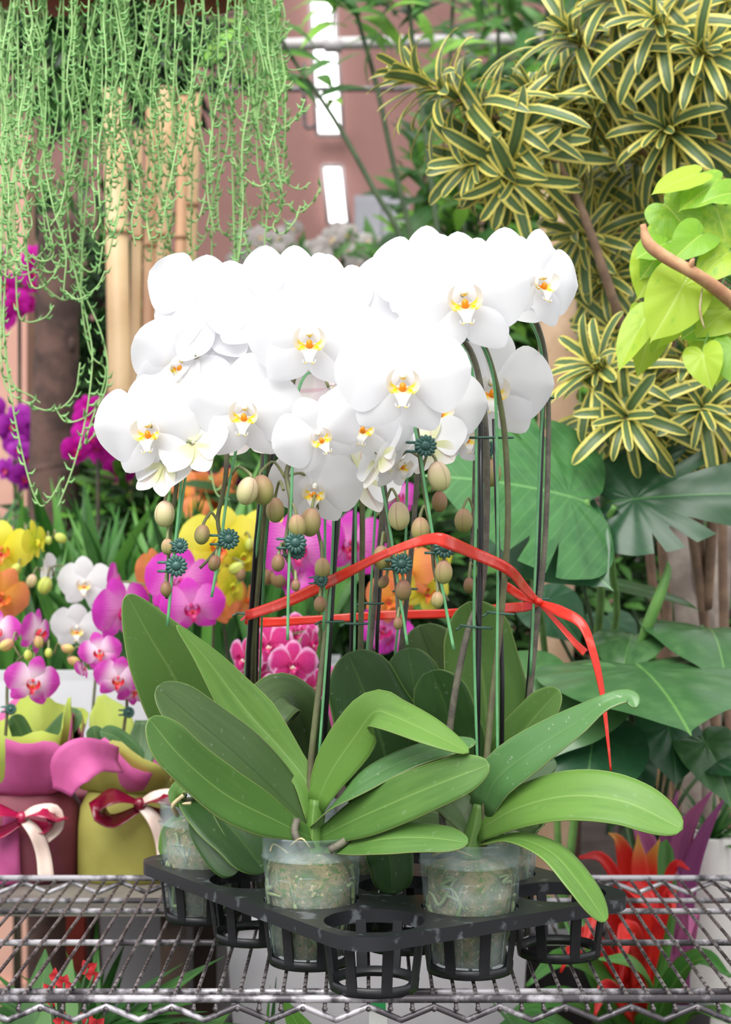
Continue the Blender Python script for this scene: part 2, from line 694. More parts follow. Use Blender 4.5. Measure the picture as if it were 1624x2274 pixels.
HW_P = [.03, .15, .235, .285, .305, .305, .295, .28, .27]
HW_D = [.035, .085, .125, .155, .168, .172, .165, .15, .13]
HW_S = [.045, .095, .14, .165, .172, .168, .15, .13, .11]

class FlowerKit:
    def __init__(s, nm, mp, ms, lipm, wide=1.0, low=False, lipk='phal'):
        n, nu = (7, 6) if low else (12, 10)
        s.parts = []
        for sgn in (1, -1):
            s.parts.append(('petal', petal_mesh(nm + '_petal', mp, .505, [x * wide for x in HW_P], sgn * R(84), .05, .07, -.012, n=n, nu=nu, wav=.05, seed=3 + sgn, rt=.55, fo=-.13)))
        s.parts.append(('sepal', petal_mesh(nm + '_sepal', ms, .44, [x * wide for x in HW_D], 0, .16, .10, .012, n=n, nu=nu)))
        for sgn in (1, -1):
            s.parts.append(('sepal', petal_mesh(nm + '_sepal', ms, .47, [x * wide for x in HW_S], sgn * R(143), .14, .04, .016, n=n, nu=nu)))
        lm = MB()
        for sg in (-1, 1):
            lm.surf([V((sg * .015, -.03, -.085)), V((sg * .075, -.055, -.095)), V((sg * .112, -.09, -.05)), V((sg * .105, -.115, .015)), V((sg * .065, -.115, .055))],
                    [.05, .095, .10, .085, .02], [V((0, -.5, 1)), V((-sg * .8, -.5, .4)), V((-sg, -.5, 0)), V((-sg, -.4, -.3))], n=9, nu=6, cup=.25)
        lm.surf([V((0, -.05, -.085)), V((0, -.105, -.115)), V((0, -.14, -.155)), V((0, -.145, -.205))], [.05, .15, .115, .07, .05], V((0, -.8, .6)), n=9, nu=6, cup=.30)
        for sg in (-1, 1):
            lm.tube([V((sg * .012, -.145, -.2)), V((sg * .035, -.165, -.215)), V((sg * .05, -.16, -.19)), V((sg * .045, -.14, -.185))], [.006, .002], 5, n=6)
        lm.cur = 1
        lm.ell((0, -.085, -.07), (.026, .03, .034), seg=8, rings=5)
        lm.surf([V((-.055, -.07, -.075)), V((0, -.085, -.098)), V((.055, -.07, -.075))], [.02, .045, .02], V((0, -.8, .6)), n=6, nu=3)
        s.parts.append(('lip', lm.mesh(nm + '_lip', lipm)))
        cm = MB()
        cm.ell((0, -.045, .012), (.03, .05, .034), seg=8, rings=6)
        cm.ell((0, -.085, .004), (.02, .015, .018), seg=8, rings=5)
        cm.tube([(0, .0, 0), (0, .07, -.01)], [.02, .012], 6)
        s.body = cm.mesh(nm + '_column', lipm[0])

def rot(yaw, pitch, roll):
    return Matrix.Rotation(R(yaw), 4, 'Z') @ Matrix.Rotation(R(pitch), 4, 'X') @ Matrix.Rotation(R(roll), 4, 'Y')

def flower(kit, parent, px, py, Y, span, yaw=0, pitch=0, roll=0, jit=None, closed=0.0, drop=(), asym=None):
    """open flower; span in pixels at Y. closed 0..1 folds petals forward"""
    S = span / F * Y
    c = P(px, py, Y)
    M = Matrix.Translation(c) @ rot(yaw, pitch, roll) @ Matrix.Scale(S, 4)
    fl = obj('flower', kit.body, parent, M)
    rr = random.Random(int(px * 13 + py))
    for i, (nm, me) in enumerate(kit.parts):
        if i in drop:
            continue
        L = Matrix.Identity(4)
        if nm != 'lip':
            a = rr.uniform(-5, 5)
            L = Matrix.Rotation(R(a), 4, 'Y') @ Matrix.Rotation(R(rr.uniform(-5, 5)), 4, 'X') @ Matrix.Rotation(R(rr.uniform(-5, 5)), 4, 'Z')
            if closed:
                if i == 0: L = Matrix.Rotation(R(-70 * closed), 4, 'Z') @ L
                if i == 1: L = Matrix.Rotation(R(70 * closed), 4, 'Z') @ L
                if i == 2: L = Matrix.Rotation(R(60 * closed), 4, 'X') @ L
                if i >= 3: L = Matrix.Rotation(R(-50 * closed), 4, 'X') @ L
            k = rr.uniform(.95, 1.05)
            L = L @ Matrix.Diagonal((k, 1, rr.uniform(.95, 1.05), 1))
        obj(nm, me, fl, L, local=True)
    return fl, M @ V((0, .07, -.01))

KIT_W = FlowerKit('white', M_white, M_white, [M_lip, M_callus])
KIT_C = FlowerKit('cream_backed', M_white, M_cream, [M_lip, M_callus])
KIT_B = FlowerKit('blush', M_blush, M_blush, [M_lip, M_callus])

# buds
def budmat(name, c, c2):
    t = NT(name)
    u, v = t.uv()
    s = t.math('ABSOLUTE', t.math('SINE', t.math('MULTIPLY', u, math.pi * 3)))
    f = t.math('ADD', t.math('MULTIPLY', v, .55), t.math('MULTIPLY', t.noise(60, 3), .5))
    col = t.mix(t.step(f, .3, .85), lin(c), lin(c2))
    col = t.mix(t.math('MULTIPLY', t.step(s, .22, .0), .5), col, lin((150, 110, 90)))
    return t.done(col, .45, .12, spec=.35)
M_bud = budmat('bud_green_pink', (156, 164, 90), (200, 150, 130))
M_budbig = budmat('bud_cream', (200, 204, 138), (230, 194, 174))
M_budpink = budmat('bud_dusky', (140, 130, 78), (162, 104, 96))
def bud_mesh(name, mat):
    m = MB()
    m.ell((0, 0, 0), (.40, .40, .52), seg=24, rings=12, fn=lambda a, t: (1 - .10 * abs(math.cos(1.5 * a)) ** 6) * (1.0 + .12 * (0.5 - t)))
    return m.mesh(name, mat)
BUDS = {'g': bud_mesh('bud', M_bud), 'c': bud_mesh('bud_cream', M_budbig), 'p': bud_mesh('bud_dusky', M_budpink)}
M_stem = plain('orchid_stem', (112, 118, 78), .5, (92, 88, 66), 30, lo=.3, hi=.7)
M_stemgrey = plain('orchid_stem_grey', (116, 112, 96), .6, (92, 86, 78), 50, bump=.3, bscale=300)
M_stemtip = plain('orchid_stem_tip', (134, 142, 92), .5, (120, 122, 84), 30)
M_node = plain('stem_node', (158, 136, 96), .6)
M_stake = plain('black_stake', (24, 24, 27), .28, spec=.6)
M_wire = plain('green_coated_wire', (112, 176, 122), .35, (92, 158, 104), 30, spec=.5)
M_clip = plain('dark_green_clip', (62, 104, 94), .35, (46, 84, 76), 60, spec=.5)
M_tie = plain('dark_green_tie', (56, 92, 78), .45)

# flower-shaped clip
def clip_mesh():
    m = MB()
    n = 14
    for k in range(n):
        a = 2 * math.pi * k / n
        Mx = Matrix.Rotation(a, 3, 'Y')
        m.ell(Mx @ V((0, 0, .0085)), (.0026, .002, .0042), Mx, seg=6, rings=5)
    m.ell((0, -.0005, 0), (.0055, .003, .0055), seg=12, rings=6)
    m.tube([(0, -.001, 0), (0, .002, 0)], .0095, 16)
    for z in (-.006, .004):
        m.tube([(-.006, .006, z), (-.011, .001, z), (-.018, .001, z), (-.021, .006, z), (-.018, .012, z), (-.010, .012, z), (-.006, .006, z)], .0016, 6, n=16)
    m.box((-.008, .005, -.001), (.008, .006, .013))
    return m.mesh('clip', M_clip)
CLIP = clip_mesh()

def clip(parent, px, py, Y, size=1.0, yaw=0, roll=0, flip=False):
    M = Matrix.Translation(P(px, py, Y)) @ rot(yaw, 0, roll) @ Matrix.Scale(size, 4)
    if flip:
        M = M @ Matrix.Rotation(math.pi, 4, 'Y')
    return obj('clip', CLIP, parent, M)

def tie(parent, px, py, Y, wpx, dpx=14, tilt=0):
    """wire tie ring round stake and stem"""
    w = wpx / F * Y / 2
    c = P(px, py, Y)
    m = MB()
    pts = []
    for k in range(17):
        a = 2 * math.pi * k / 16
        pts.append(c + V((math.cos(a) * w, math.sin(a) * .009, math.cos(a) * tilt * w)))
    m.tube(pts, .0014, 6)
    m.tube([c + V((-w, -.004, 0)), c + V((-w - .006, -.010, -.003))], .0014, 6)
    return m.build('tie', M_tie, parent)

def bud(parent, px, py, Y, size, kind, dirx=0, stem=None):
    """bud hanging at px,py; size = bud height px; stem = (px,py) on spike where its stalk starts"""
    S = size / F * Y
    c = P(px, py, Y)
    tilt = Matrix.Rotation(R(dirx), 4, 'Y')
    M = Matrix.Translation(c) @ tilt @ Matrix.Rotation(RND.uniform(0, 2), 4, 'Z') @ Matrix.Scale(S, 4)
    o = obj('bud', BUDS[kind], parent, M)
    if stem:
        a = P(stem[0], stem[1], stem[2] if len(stem) > 2 else Y)
        top_ = c + (tilt @ V((0, 0, S * .48)))
        mid = a.lerp(top_, .55) + V((0, 0, S * .45 + .002))
        m = MB()
        m.tube([a, a.lerp(mid, .5) + V((0, 0, S * .1)), mid, top_ + V((0, 0, S * .12)), top_ - V((0, 0, S * .05))], [.0018, .0016, .0022], 7, n=12)
        m.build('bud_stalk', M_stemtip, parent)
    return o

def stem(parent, pts, r=(.0042, .0036, .003, .0018), nodes=(), mats=None):
    pp = [P(*q) for q in pts]
    m = MB()
    m.tube(pp, list(r), 10, n=max(24, len(pp) * 6))
    o = m.build('flower_spike', mats or M_stem, parent)
    return crom(pp, 80)

def rod(parent, name, pts, r, mat, n=None):
    m = MB()
    m.tube([P(*q) for q in pts], r, 8, n=n)
    return m.build(name, mat, parent)

def pedicel(parent, spike, q):
    best = min(spike, key=lambda s: (s - q).length)
    m = MB()
    mid = best.lerp(q, .5) + V((0, .004, .008))
    m.tube([best, mid, q], [.0016, .002], 6, n=8)
    m.build('pedicel', M_stemtip, parent)

# leaves
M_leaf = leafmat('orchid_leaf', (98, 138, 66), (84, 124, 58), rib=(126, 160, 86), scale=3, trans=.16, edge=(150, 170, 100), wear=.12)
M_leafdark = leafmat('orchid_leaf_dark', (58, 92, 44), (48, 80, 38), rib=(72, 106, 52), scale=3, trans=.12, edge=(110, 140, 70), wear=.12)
M_leafold = leafmat('orchid_leaf_olive', (86, 112, 64), (74, 100, 56), rib=(62, 86, 48), scale=3, trans=.12, edge=(130, 150, 90), wear=.16)
M_leafbr = leafmat('orchid_leaf_bright', (110, 152, 68), (96, 138, 60), rib=(136, 172, 92), scale=3, trans=.2, edge=(150, 180, 100), wear=.08)
M_leafgl = leafmat('orchid_leaf_glossy', (92, 138, 80), (80, 124, 68), rib=(108, 146, 90), scale=3, rough=.28, trans=.12, spec=.6, edge=(150, 170, 110), wear=.35)
def leaf(parent, pts, wid, mat, nh=(0, -.85, .5), fold=.18, cup=-.05, n=26, name='leaf', blunt=True):
    """pts (px,py,Y); wid = px widths along the leaf"""
    Ym = sum(q[2] for q in pts) / len(pts)
    m = MB()
    nhs = [V(x) for x in nh] if isinstance(nh, list) else V(nh)
    wl = list(wid)
    if wl[-1] < 20 and wl[-2] > 30:
        if blunt and len(wl) > 4:
            wl[-2] = max(wl[-2], .88 * wl[-3])
        wl[-1] = wl[-2] * (.9 if blunt else .7)
        m.surf([P(*q) for q in pts], [x / F * Ym for x in wl], nhs, n=n, nu=10, fold=fold, cup=cup, rtip=.2)
    else:
        m.surf([P(*q) for q in pts], [x / F * Ym for x in wid], nhs, n=n, nu=10, fold=fold, cup=cup)
    return m.build(name, mat, parent, solid=.0016)

# clear pot with moss
def potmat():
    t = NT('clear_pot_plastic')
    p = t.n('ShaderNodeBsdfPrincipled')
    p.inputs['Base Color'].default_value = lin((206, 220, 222))
    p.inputs['Roughness'].default_value = .22
    tr = t.n('ShaderNodeBsdfTransparent')
    tr.inputs[0].default_value = (.93, .97, .97, 1)
    mx = t.n('ShaderNodeMixShader')
    f = t.math('ADD', t.math('MULTIPLY', t.step(t.noise(26, 3), .35, .7), .18), .10)
    t.l(f, mx.inputs[0]); t.l(tr.outputs[0], mx.inputs[1]); t.l(p.outputs[0], mx.inputs[2])
    t.l(mx.outputs[0], t.out.inputs[0])
    return t.m
M_pot = potmat()
def mossmat():
    t = NT('orchid_moss')
    a = t.noise(70, 6); c = t.noise(190, 5)
    col = t.mix(t.step(a, .36, .62), lin((96, 108, 70)), lin((150, 134, 98)))
    col = t.mix(t.step(c, .52, .64), col, lin((82, 118, 48)))
    col = t.mix(t.math('MULTIPLY', t.step(t.noise(150, 3), .60, .68), .7), col, lin((206, 190, 150)))
    return t.done(col, .85, bump=t.bump(c, .6, .004))
M_moss = mossmat()
M_root = plain('orchid_root', (112, 136, 84), .6, (150, 158, 112), 30)
M_rootdry = plain('dry_root', (214, 200, 160), .7, (176, 156, 112), 60)

PZ0 = ZB + .0078
def pot(parent, c, H=.150, rt=.0605, rb=.048, seed=1):
    z = PZ0
    rr = random.Random(seed)
    m = MB()
    Hs = H / .15
    m.lathe([(rb - .004, 0), (rb, .004), (rb + .009, .085 * Hs), (rb + .0095, .088 * Hs), (rb + .0085, .090 * Hs), (rb + .0115, .122 * Hs), (rb + .0135, .1225 * Hs), (rb + .0120, .125 * Hs), (rt, .148 * Hs), (rt + .0018, .150 * Hs), (rt - .0004, .151 * Hs), (rb + .0105, .122 * Hs)],
            (c.x, c.y, z), 48, caps=(True, False),
            mod=lambda a, t: 1 + (.012 * math.sin(3 * a + seed) + .008 * math.sin(7 * a)) * (t > .7))
    po = m.build('pot', M_pot, parent, label='clear plastic pot')
    # embossed V notches and ribs
    e = MB()
    for a0 in (-1.9, -.2, 1.5):
        q = []
        for da, zz in ((-.42, .1), (-.1, .1), (0, .078), (.12, .105), (.42, .105)):
            r = rb + .0098 + .03 * (zz - .085)
            q.append(V((c.x + math.cos(a0 + da) * r, c.y + math.sin(a0 + da) * r, z + zz * Hs)))
        e.tube(q, .0009, 6)
    for k in range(12):
        a = 2 * math.pi * k / 12 + seed
        e.tube([V((c.x + math.cos(a) * (rb + .009), c.y + math.sin(a) * (rb + .009), z + .07 * Hs)), V((c.x + math.cos(a) * (rb + .001), c.y + math.sin(a) * (rb + .001), z + .008))], .0008, 5)
    e.build('embossing', M_pot, po)
    g = MB()
    def md(a, t):
        return 1 + .016 * math.sin(5 * a + 3 * t * 6 + seed) + .014 * math.sin(11 * a - 9 * t)
    g.lathe([(.001, .004), (rb - .007, .004), (rb + .0012, .08 * Hs), (rb + .0035, .112 * Hs), (rb - .006, .121 * Hs), (rb - .024, .126 * Hs), (.001, .128 * Hs)], (c.x, c.y, z), 40, mod=md)
    g.build('moss', M_moss, parent, label='damp green and tan moss seen through the pot')
    for k in range(16):
        a = rr.uniform(0, 6.28)
        q = []
        zz = rr.uniform(.06, .12)
        for s in range(5):
            a += rr.uniform(-.35, .35)
            zz += rr.uniform(-.03, .012)
            zz = max(.012, min(.112, zz))
            r = rb + .1059 * min(zz, .085) - .0034
            q.append(V((c.x + math.cos(a) * r, c.y + math.sin(a) * r, z + max(.01, zz) * Hs)))
        u = MB(); u.tube(q, [.0022, .0026, .0014], 6, n=14)
        u.build('root', M_root, parent)
    return z + .128 * Hs

ORCH = 'white moth orchids in the black tray'
def orchid_root(i, j, label):
    c = hole(i, j)
    o = thing('potted_orchid', (c.x, c.y, PZ0), label, 'orchid', ORCH)
    return o, c

# ------------------------------------------------------------------ the six white orchids
def blooms(root, spike, lst):
    for kit, *a in lst:
        kw = a.pop() if isinstance(a[-1], dict) else {}
        fl, q = flower(kit, root, *a, **kw)
        pedicel(root, spike, q)

W, C_, Bk = KIT_W, KIT_C, KIT_B

# --- plant 1: front left pot
p1, c1 = orchid_root(1, 0, 'white moth orchid, its clear front pot under leaves fanning to both sides')
pot(p1, c1, seed=2)
crown = MB()
crown.tube([P(700, 1895, 2.145), P(700, 1860, 2.145), P(700, 1820, 2.145), P(703, 1775, 2.145)], [.017, .0135, .0115, .009], 12, n=10)
crown.build('crown', M_leafbr, p1)
leaf(p1, [(705, 1868, 2.14), (610, 1822, 2.10), (500, 1765, 2.04), (400, 1680, 1.99), (330, 1596, 1.97)], [40, 66, 120, 132, 116, 84, 6], M_leaf, [(.3, -.8, .6), (.25, -.85, .5)])
leaf(p1, [(700, 1850, 2.145), (630, 1775, 2.135), (530, 1680, 2.11), (430, 1595, 2.09), (348, 1525, 2.08)], [40, 84, 128, 140, 126, 88, 6], M_leafold, [(.4, -.8, .5), (.3, -.85, .5)])
leaf(p1, [(700, 1822, 2.145), (682, 1740, 2.15), (625, 1665, 2.16), (548, 1580, 2.165), (462, 1468, 2.165), (392, 1388, 2.165)], [44, 58, 56, 84, 112, 82, 46, 8], M_leafbr, [(.3, -.9, .2), (-.1, -.95, .3), (.5, -.8, .2)], fold=.3, blunt=False)
leaf(p1, [(703, 1790, 2.14), (735, 1715, 2.13), (790, 1635, 2.11), (832, 1582, 2.08), (872, 1590, 2.04), (950, 1625, 2.0), (1042, 1672, 1.98)], [50, 84, 112, 116, 104, 92, 84, 60, 16], M_leafbr, [(-.5, -.85, .1), (-.45, -.8, .1), (-.2, -.7, .65), (0, -.5, .85)], fold=.14)
leaf(p1, [(700, 1828, 2.14), (770, 1764, 2.09), (860, 1708, 2.07), (960, 1668, 2.055), (1058, 1648, 2.045)], [40, 58, 76, 86, 78, 52, 8], M_leafgl, (0, -.5, .85), fold=.1)
leaf(p1, [(705, 1862, 2.14), (790, 1820, 2.08), (890, 1776, 2.03), (990, 1735, 1.99), (1088, 1698, 1.97)], [36, 74, 104, 110, 104, 78, 8], M_leaf, (-.15, -.9, .4), fold=.08)
leaf(p1, [(720, 1885, 2.13), (790, 1875, 2.08), (870, 1862, 2.03), (960, 1862, 2.0), (1040, 1872, 1.98)], [26, 52, 80, 92, 80, 52, 8], M_leaf, (0, -.72, .7), fold=.06)
for pts in ([(660, 1820, 2.12), (655, 1850, 2.11), (672, 1885, 2.10)], [(780, 1855, 2.1), (760, 1872, 2.09), (732, 1888, 2.09)]):
    rod(p1, 'aerial_root', pts, [.005, .0048], M_stemgrey, 8)
for pts in ([(645, 1878, 2.1), (670, 1862, 2.09), (690, 1885, 2.09)], [(640, 1895, 2.1), (610, 1875, 2.11), (600, 1890, 2.1)]):
    rod(p1, 'moss_shred', pts, [.0015, .001], M_rootdry, 8)
rod(p1, 'stake', [(712, 1800, 2.165), (735, 1380, 2.16), (752, 1100, 2.15), (757, 1010, 2.15)], .0031, M_stake)
s = stem(p1, [(690, 1790, 2.15), (690, 1700, 2.15), (705, 1560, 2.15), (727, 1380, 2.16), (752, 1130, 2.16), (748, 930, 2.13), (715, 815, 2.06), (670, 800, 2.0), (645, 880, 1.99), (658, 985, 1.99), (637, 1050, 1.99), (646, 1115, 1.98), (637, 1190, 1.98), (632, 1225, 1.98), (648, 1262, 1.98), (660, 1295, 1.98)])
rod(p1, 'support_wire', [(708, 1690, 2.145), (730, 1380, 2.15), (742, 1110, 2.145), (735, 920, 2.11), (700, 830, 2.04), (665, 860, 1.985), (652, 985, 1.98), (646, 1150, 1.975), (641, 1300, 1.97), (639, 1422, 1.97)], .0017, M_wire, 60)
blooms(p1, s, [(W, 688, 742, 1.92, 292, 0, 8, 0), (W, 705, 962, 1.90, 205, 12, 12, -28), (W, 700, 1078, 2.02, 215, -4, 22, 6), (W, 655, 650, 2.05, 250, 168, 12, 6), (Bk, 738, 862, 2.02, 220, 150, 10, 12)])
for b_ in ((660, 1168, 1.97, 50, 'g', -6, (642, 1148, 1.98)), (690, 1160, 2.0, 62, 'g', 8, (706, 1130, 2.03)), (612, 1133, 2.02, 54, 'g', 0, (630, 1088, 1.99)), (618, 1250, 1.97, 38, 'p', 6, (632, 1222, 1.98)), (657, 1300, 1.97, 26, 'p', 0, (655, 1280, 1.98)), (583, 1088, 1.988, 66, 'g', -8, (634, 1062, 1.99))):
    bud(p1, *b_)
clip(p1, 657, 1205, 1.965); clip(p1, 660, 1224, 1.975, .8)
tie(p1, 738, 1380, 2.155, 52)

# --- plant 2: front right pot
p2, c2 = orchid_root(0, 1, 'white moth orchid, front pot with leaves drooping over the empty basket beside it')
pot(p2, c2, seed=5)
cr = MB()
cr.tube([P(1040, 1905, 2.106), P(1050, 1870, 2.106), P(1060, 1825, 2.106), P(1066, 1785, 2.106)], [.017, .0135, .011, .008], 12, n=10)
cr.build('crown', M_leaf, p2)
leaf(p2, [(1070, 1800, 2.10), (1105, 1728, 2.08), (1190, 1662, 2.06), (1285, 1602, 2.04), (1345, 1562, 2.03), (1396, 1548, 2.03), (1412, 1572, 2.02)], [66, 92, 104, 92, 74, 50, 44, 40, 10], M_leafgl, [(-.5, -.8, .2), (-.2, -.85, .5), (-.3, -.6, .7), (0, -.5, .9)], fold=.2)
leaf(p2, [(1060, 1845, 2.10), (1150, 1795, 2.06), (1265, 1768, 2.02), (1390, 1782, 1.99), (1517, 1842, 1.97)], [60, 92, 116, 128, 128, 92, 8], M_leafbr, (0, -.8, .6), fold=.12)
leaf(p2, [(1075, 1872, 2.09), (1145, 1862, 2.05), (1225, 1895, 2.01), (1290, 1968, 1.98), (1345, 2048, 1.965)], [34, 44, 64, 80, 84, 66, 6], M_leafbr, [(0, -.4, .9), (.5, -.7, .5), (.6, -.8, .3)], fold=.16)
leaf(p2, [(1062, 1830, 2.11), (1110, 1770, 2.13), (1160, 1720, 2.15), (1235, 1690, 2.16)], [50, 76, 84, 70, 8], M_leafdark, (0, -.8, .5))
leaf(p2, [(1050, 1850, 2.11), (1010, 1790, 2.13), (975, 1770, 2.15), (930, 1745, 2.17)], [40, 78, 80, 66, 8], M_leafold, (.2, -.8, .5))
for pts in ([(960, 1900, 2.07), (1005, 1888, 2.06), (1050, 1902, 2.06)],):
    rod(p2, 'moss_shred', pts, [.0014, .001], M_rootdry, 8)
rod(p2, 'stake', [(1058, 1850, 2.12), (1062, 1500, 2.12), (1068, 1200, 2.12), (1068, 935, 2.11)], .0035, M_stake)
rod(p2, 'stake', [(1114, 1860, 2.13), (1116, 1500, 2.13), (1106, 1200, 2.12), (1098, 930, 2.11)], .0028, M_stake)
s = stem(p2, [(1075, 1880, 2.10), (1078, 1740, 2.10), (1090, 1580, 2.11), (1112, 1380, 2.11), (1128, 1180, 2.10), (1124, 1000, 2.09), (1108, 880, 2.07), (1080, 780, 2.03), (1040, 722, 1.96), (985, 715, 1.92), (935, 780, 1.92), (918, 880, 1.94), (930, 985, 1.95), (942, 1080, 1.95), (958, 1180, 1.95), (964, 1260, 1.95), (975, 1300, 1.95), (996, 1335, 1.95)])
rod(p2, 'support_wire', [(1106, 1740, 2.09), (1104, 1500, 2.09), (1106, 1250, 2.09), (1104, 1000, 2.08), (1096, 840, 2.055), (1062, 752, 2.0), (1015, 722, 1.94)], .0018, M_wire, 40)
rod(p2, 'support_wire', [(918, 930, 1.94), (935, 1020, 1.94), (960, 1180, 1.94), (985, 1320, 1.94), (1008, 1442, 1.94)], .0018, M_wire, 30)
blooms(p2, s, [(W, 1030, 652, 1.86, 318, 0, 6, -5), (W, 895, 836, 1.84, 306, 0, 8, 2), (W, 890, 1022, 1.97, 160, 48, 26, 0), (C_, 960, 985, 2.0, 170, 150, 20, 20)])
for b_ in ((975, 1058, 1.94, 66, 'c', -14, (936, 1050, 1.95)), (934, 1176, 1.95, 54, 'g', 0, (952, 1152, 1.95)), (976, 1114, 2.0, 46, 'p', 0, (960, 1090, 1.96)), (986, 1270, 1.94, 52, 'g', 0, (966, 1236, 1.95)), (972, 1332, 1.94, 36, 'g', 0, (968, 1290, 1.95))):
    bud(p2, *b_)
clip(p2, 946, 990, 1.93); clip(p2, 988, 1216, 1.935)
clip(p2, 1036, 736, 1.94, .9, 20, 60)
s2 = stem(p2, [(992, 1890, 2.12), (982, 1800, 2.13), (992, 1680, 2.12), (1012, 1530, 2.11), (1040, 1400, 2.115), (1072, 1300, 2.14), (1082, 1100, 2.14), (1076, 920, 2.13), (1050, 790, 2.10), (1000, 740, 2.05), (920, 760, 2.03), (862, 880, 2.02), (848, 1010, 2.02), (856, 1100, 2.01), (862, 1200, 2.01), (878, 1280, 2.01), (884, 1372, 2.01)], r=(.0045, .004, .0034, .002), mats=M_stemgrey)
rod(p2, 'support_wire', [(1063, 1780, 2.105), (1053, 1400, 2.105), (1058, 1100, 2.105), (1054, 860, 2.10), (1028, 770, 2.07), (985, 735, 2.03)], .0018, M_wire, 40)
rod(p2, 'support_wire', [(835, 1010, 2.01), (862, 1150, 2.0), (885, 1300, 2.0), (905, 1432, 2.0)], .0017, M_wire, 24)
blooms(p2, s2, [(W, 810, 935, 1.94, 226, -8, 14, 8), (W, 945, 610, 2.08, 240, 170, 8, 0), (C_, 846, 1008, 1.95, 180, 118, 22, 30), (C_, 800, 1050, 2.09, 200, -148, 20, -20)])
for b_ in ((886, 1146, 2.0, 62, 'c', -4, (856, 1118, 2.01)), (848, 1238, 2.0, 52, 'g', 0, (856, 1205, 2.01)), (852, 1292, 2.02, 30, 'p', 30, (870, 1265, 2.01)), (896, 1310, 2.0, 46, 'p', 0, (878, 1278, 2.01)), (884, 1384, 2.0, 28, 'p', 0, (890, 1362, 2.01))):
    bud(p2, *b_)
clip(p2, 893, 1252, 1.99)
tie(p2, 1086, 972, 2.11, 108); tie(p2, 1058, 1392, 2.11, 70, tilt=-.1); tie(p2, 1112, 1362, 2.10, 60, tilt=-.1)

# --- plant 3: back right pot
p3, c3 = orchid_root(1, 2, 'white moth orchid with tall upright leaves and the red knot on its stake')
pot(p3, c3, seed=9)
leaf(p3, [(1085, 1830, 2.29), (1085, 1720, 2.28), (1080, 1580, 2.28), (1062, 1440, 2.27), (1040, 1336, 2.25)], [80, 160, 205, 214, 180, 120, 10], M_leaf, (.2, -.95, .2), fold=.15)
leaf(p3, [(1060, 1800, 2.31), (1020, 1660, 2.35), (980, 1520, 2.37), (930, 1388, 2.37)], [60, 150, 180, 120, 10], M_leafold, (.2, -.95, .2))
leaf(p3, [(1085, 1790, 2.28), (1120, 1690, 2.24), (1175, 1610, 2.22), (1243, 1532, 2.20)], [50, 74, 96, 78, 10], M_leaf, [(-.4, -.85, .3), (-.3, -.85, .3)], fold=.25)
leaf(p3, [(1095, 1830, 2.28), (1150, 1830, 2.24), (1185, 1845, 2.2), (1203, 1838, 2.18)], [40, 60, 56, 10], M_leafold, (.2, -.8, .5))
rod(p3, 'stake', [(1150, 1820, 2.29), (1172, 1550, 2.28), (1195, 1250, 2.27), (1206, 900, 2.25)], .0033, M_stake)
s = stem(p3, [(1120, 1850, 2.28), (1160, 1660, 2.275), (1178, 1530, 2.27), (1192, 1390, 2.265), (1208, 1240, 2.26), (1216, 1080, 2.25), (1218, 900, 2.24), (1208, 770, 2.21), (1175, 690, 2.16), (1120, 670, 2.16), (1075, 730, 2.21), (1060, 860, 2.24), (1054, 1040, 2.24), (1050, 1160, 2.24), (1044, 1285, 2.24)], mats=M_stemgrey)
rod(p3, 'support_wire', [(1178, 1500, 2.255), (1190, 1250, 2.25), (1200, 1000, 2.24), (1208, 860, 2.23), (1200, 770, 2.2), (1172, 705, 2.14), (1140, 680, 2.12)], .0018, M_wire, 40)
blooms(p3, s, [(W, 1198, 618, 2.02, 246, 34, 4, 8), (W, 1092, 850, 2.20, 290, 6, 10, 4), (W, 1030, 960, 2.20, 190, 36, 18, -6), (W, 1120, 622, 2.07, 270, 172, 4, 0)])
for b_ in ((1030, 1156, 2.23, 52, 'g', 0, (1052, 1135, 2.24)), (1042, 1300, 2.23, 34, 'p', 0, (1048, 1255, 2.24)), (1090, 1050, 2.23, 60, 'g', 0, (1056, 1010, 2.24))):
    bud(p3, *b_)
clip(p3, 1165, 690, 2.09, .9, 30, 30)
clip(p3, 1085, 996, 2.22, .8)
tie(p3, 1208, 884, 2.235, 44); tie(p3, 1196, 1330, 2.26, 46)

# --- plant 4: middle back pot
p4, c4 = orchid_root(2, 1, 'white moth orchid hidden behind the front pots with a broad dark upright leaf')
pot(p4, c4, seed=12)
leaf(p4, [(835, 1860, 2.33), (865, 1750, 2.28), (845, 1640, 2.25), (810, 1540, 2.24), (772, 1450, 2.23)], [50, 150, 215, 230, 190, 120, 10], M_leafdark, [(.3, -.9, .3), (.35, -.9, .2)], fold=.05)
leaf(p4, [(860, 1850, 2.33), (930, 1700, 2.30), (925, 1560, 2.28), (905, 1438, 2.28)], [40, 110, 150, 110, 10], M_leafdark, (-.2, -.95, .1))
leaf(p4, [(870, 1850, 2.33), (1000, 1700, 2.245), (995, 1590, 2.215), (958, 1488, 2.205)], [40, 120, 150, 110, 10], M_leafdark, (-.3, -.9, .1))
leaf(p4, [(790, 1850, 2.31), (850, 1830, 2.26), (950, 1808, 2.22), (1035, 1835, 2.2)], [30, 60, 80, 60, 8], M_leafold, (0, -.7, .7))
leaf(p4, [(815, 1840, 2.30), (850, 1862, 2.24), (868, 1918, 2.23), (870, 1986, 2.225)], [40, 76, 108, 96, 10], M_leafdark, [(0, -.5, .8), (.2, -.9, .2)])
rod(p4, 'stake', [(778, 1860, 2.33), (780, 1500, 2.3), (786, 1200, 2.27), (792, 1050, 2.25)], .0029, M_stake)
rod(p4, 'stake', [(830, 1800, 2.34), (838, 1400, 2.33), (860, 1050, 2.3)], .0027, M_stake)
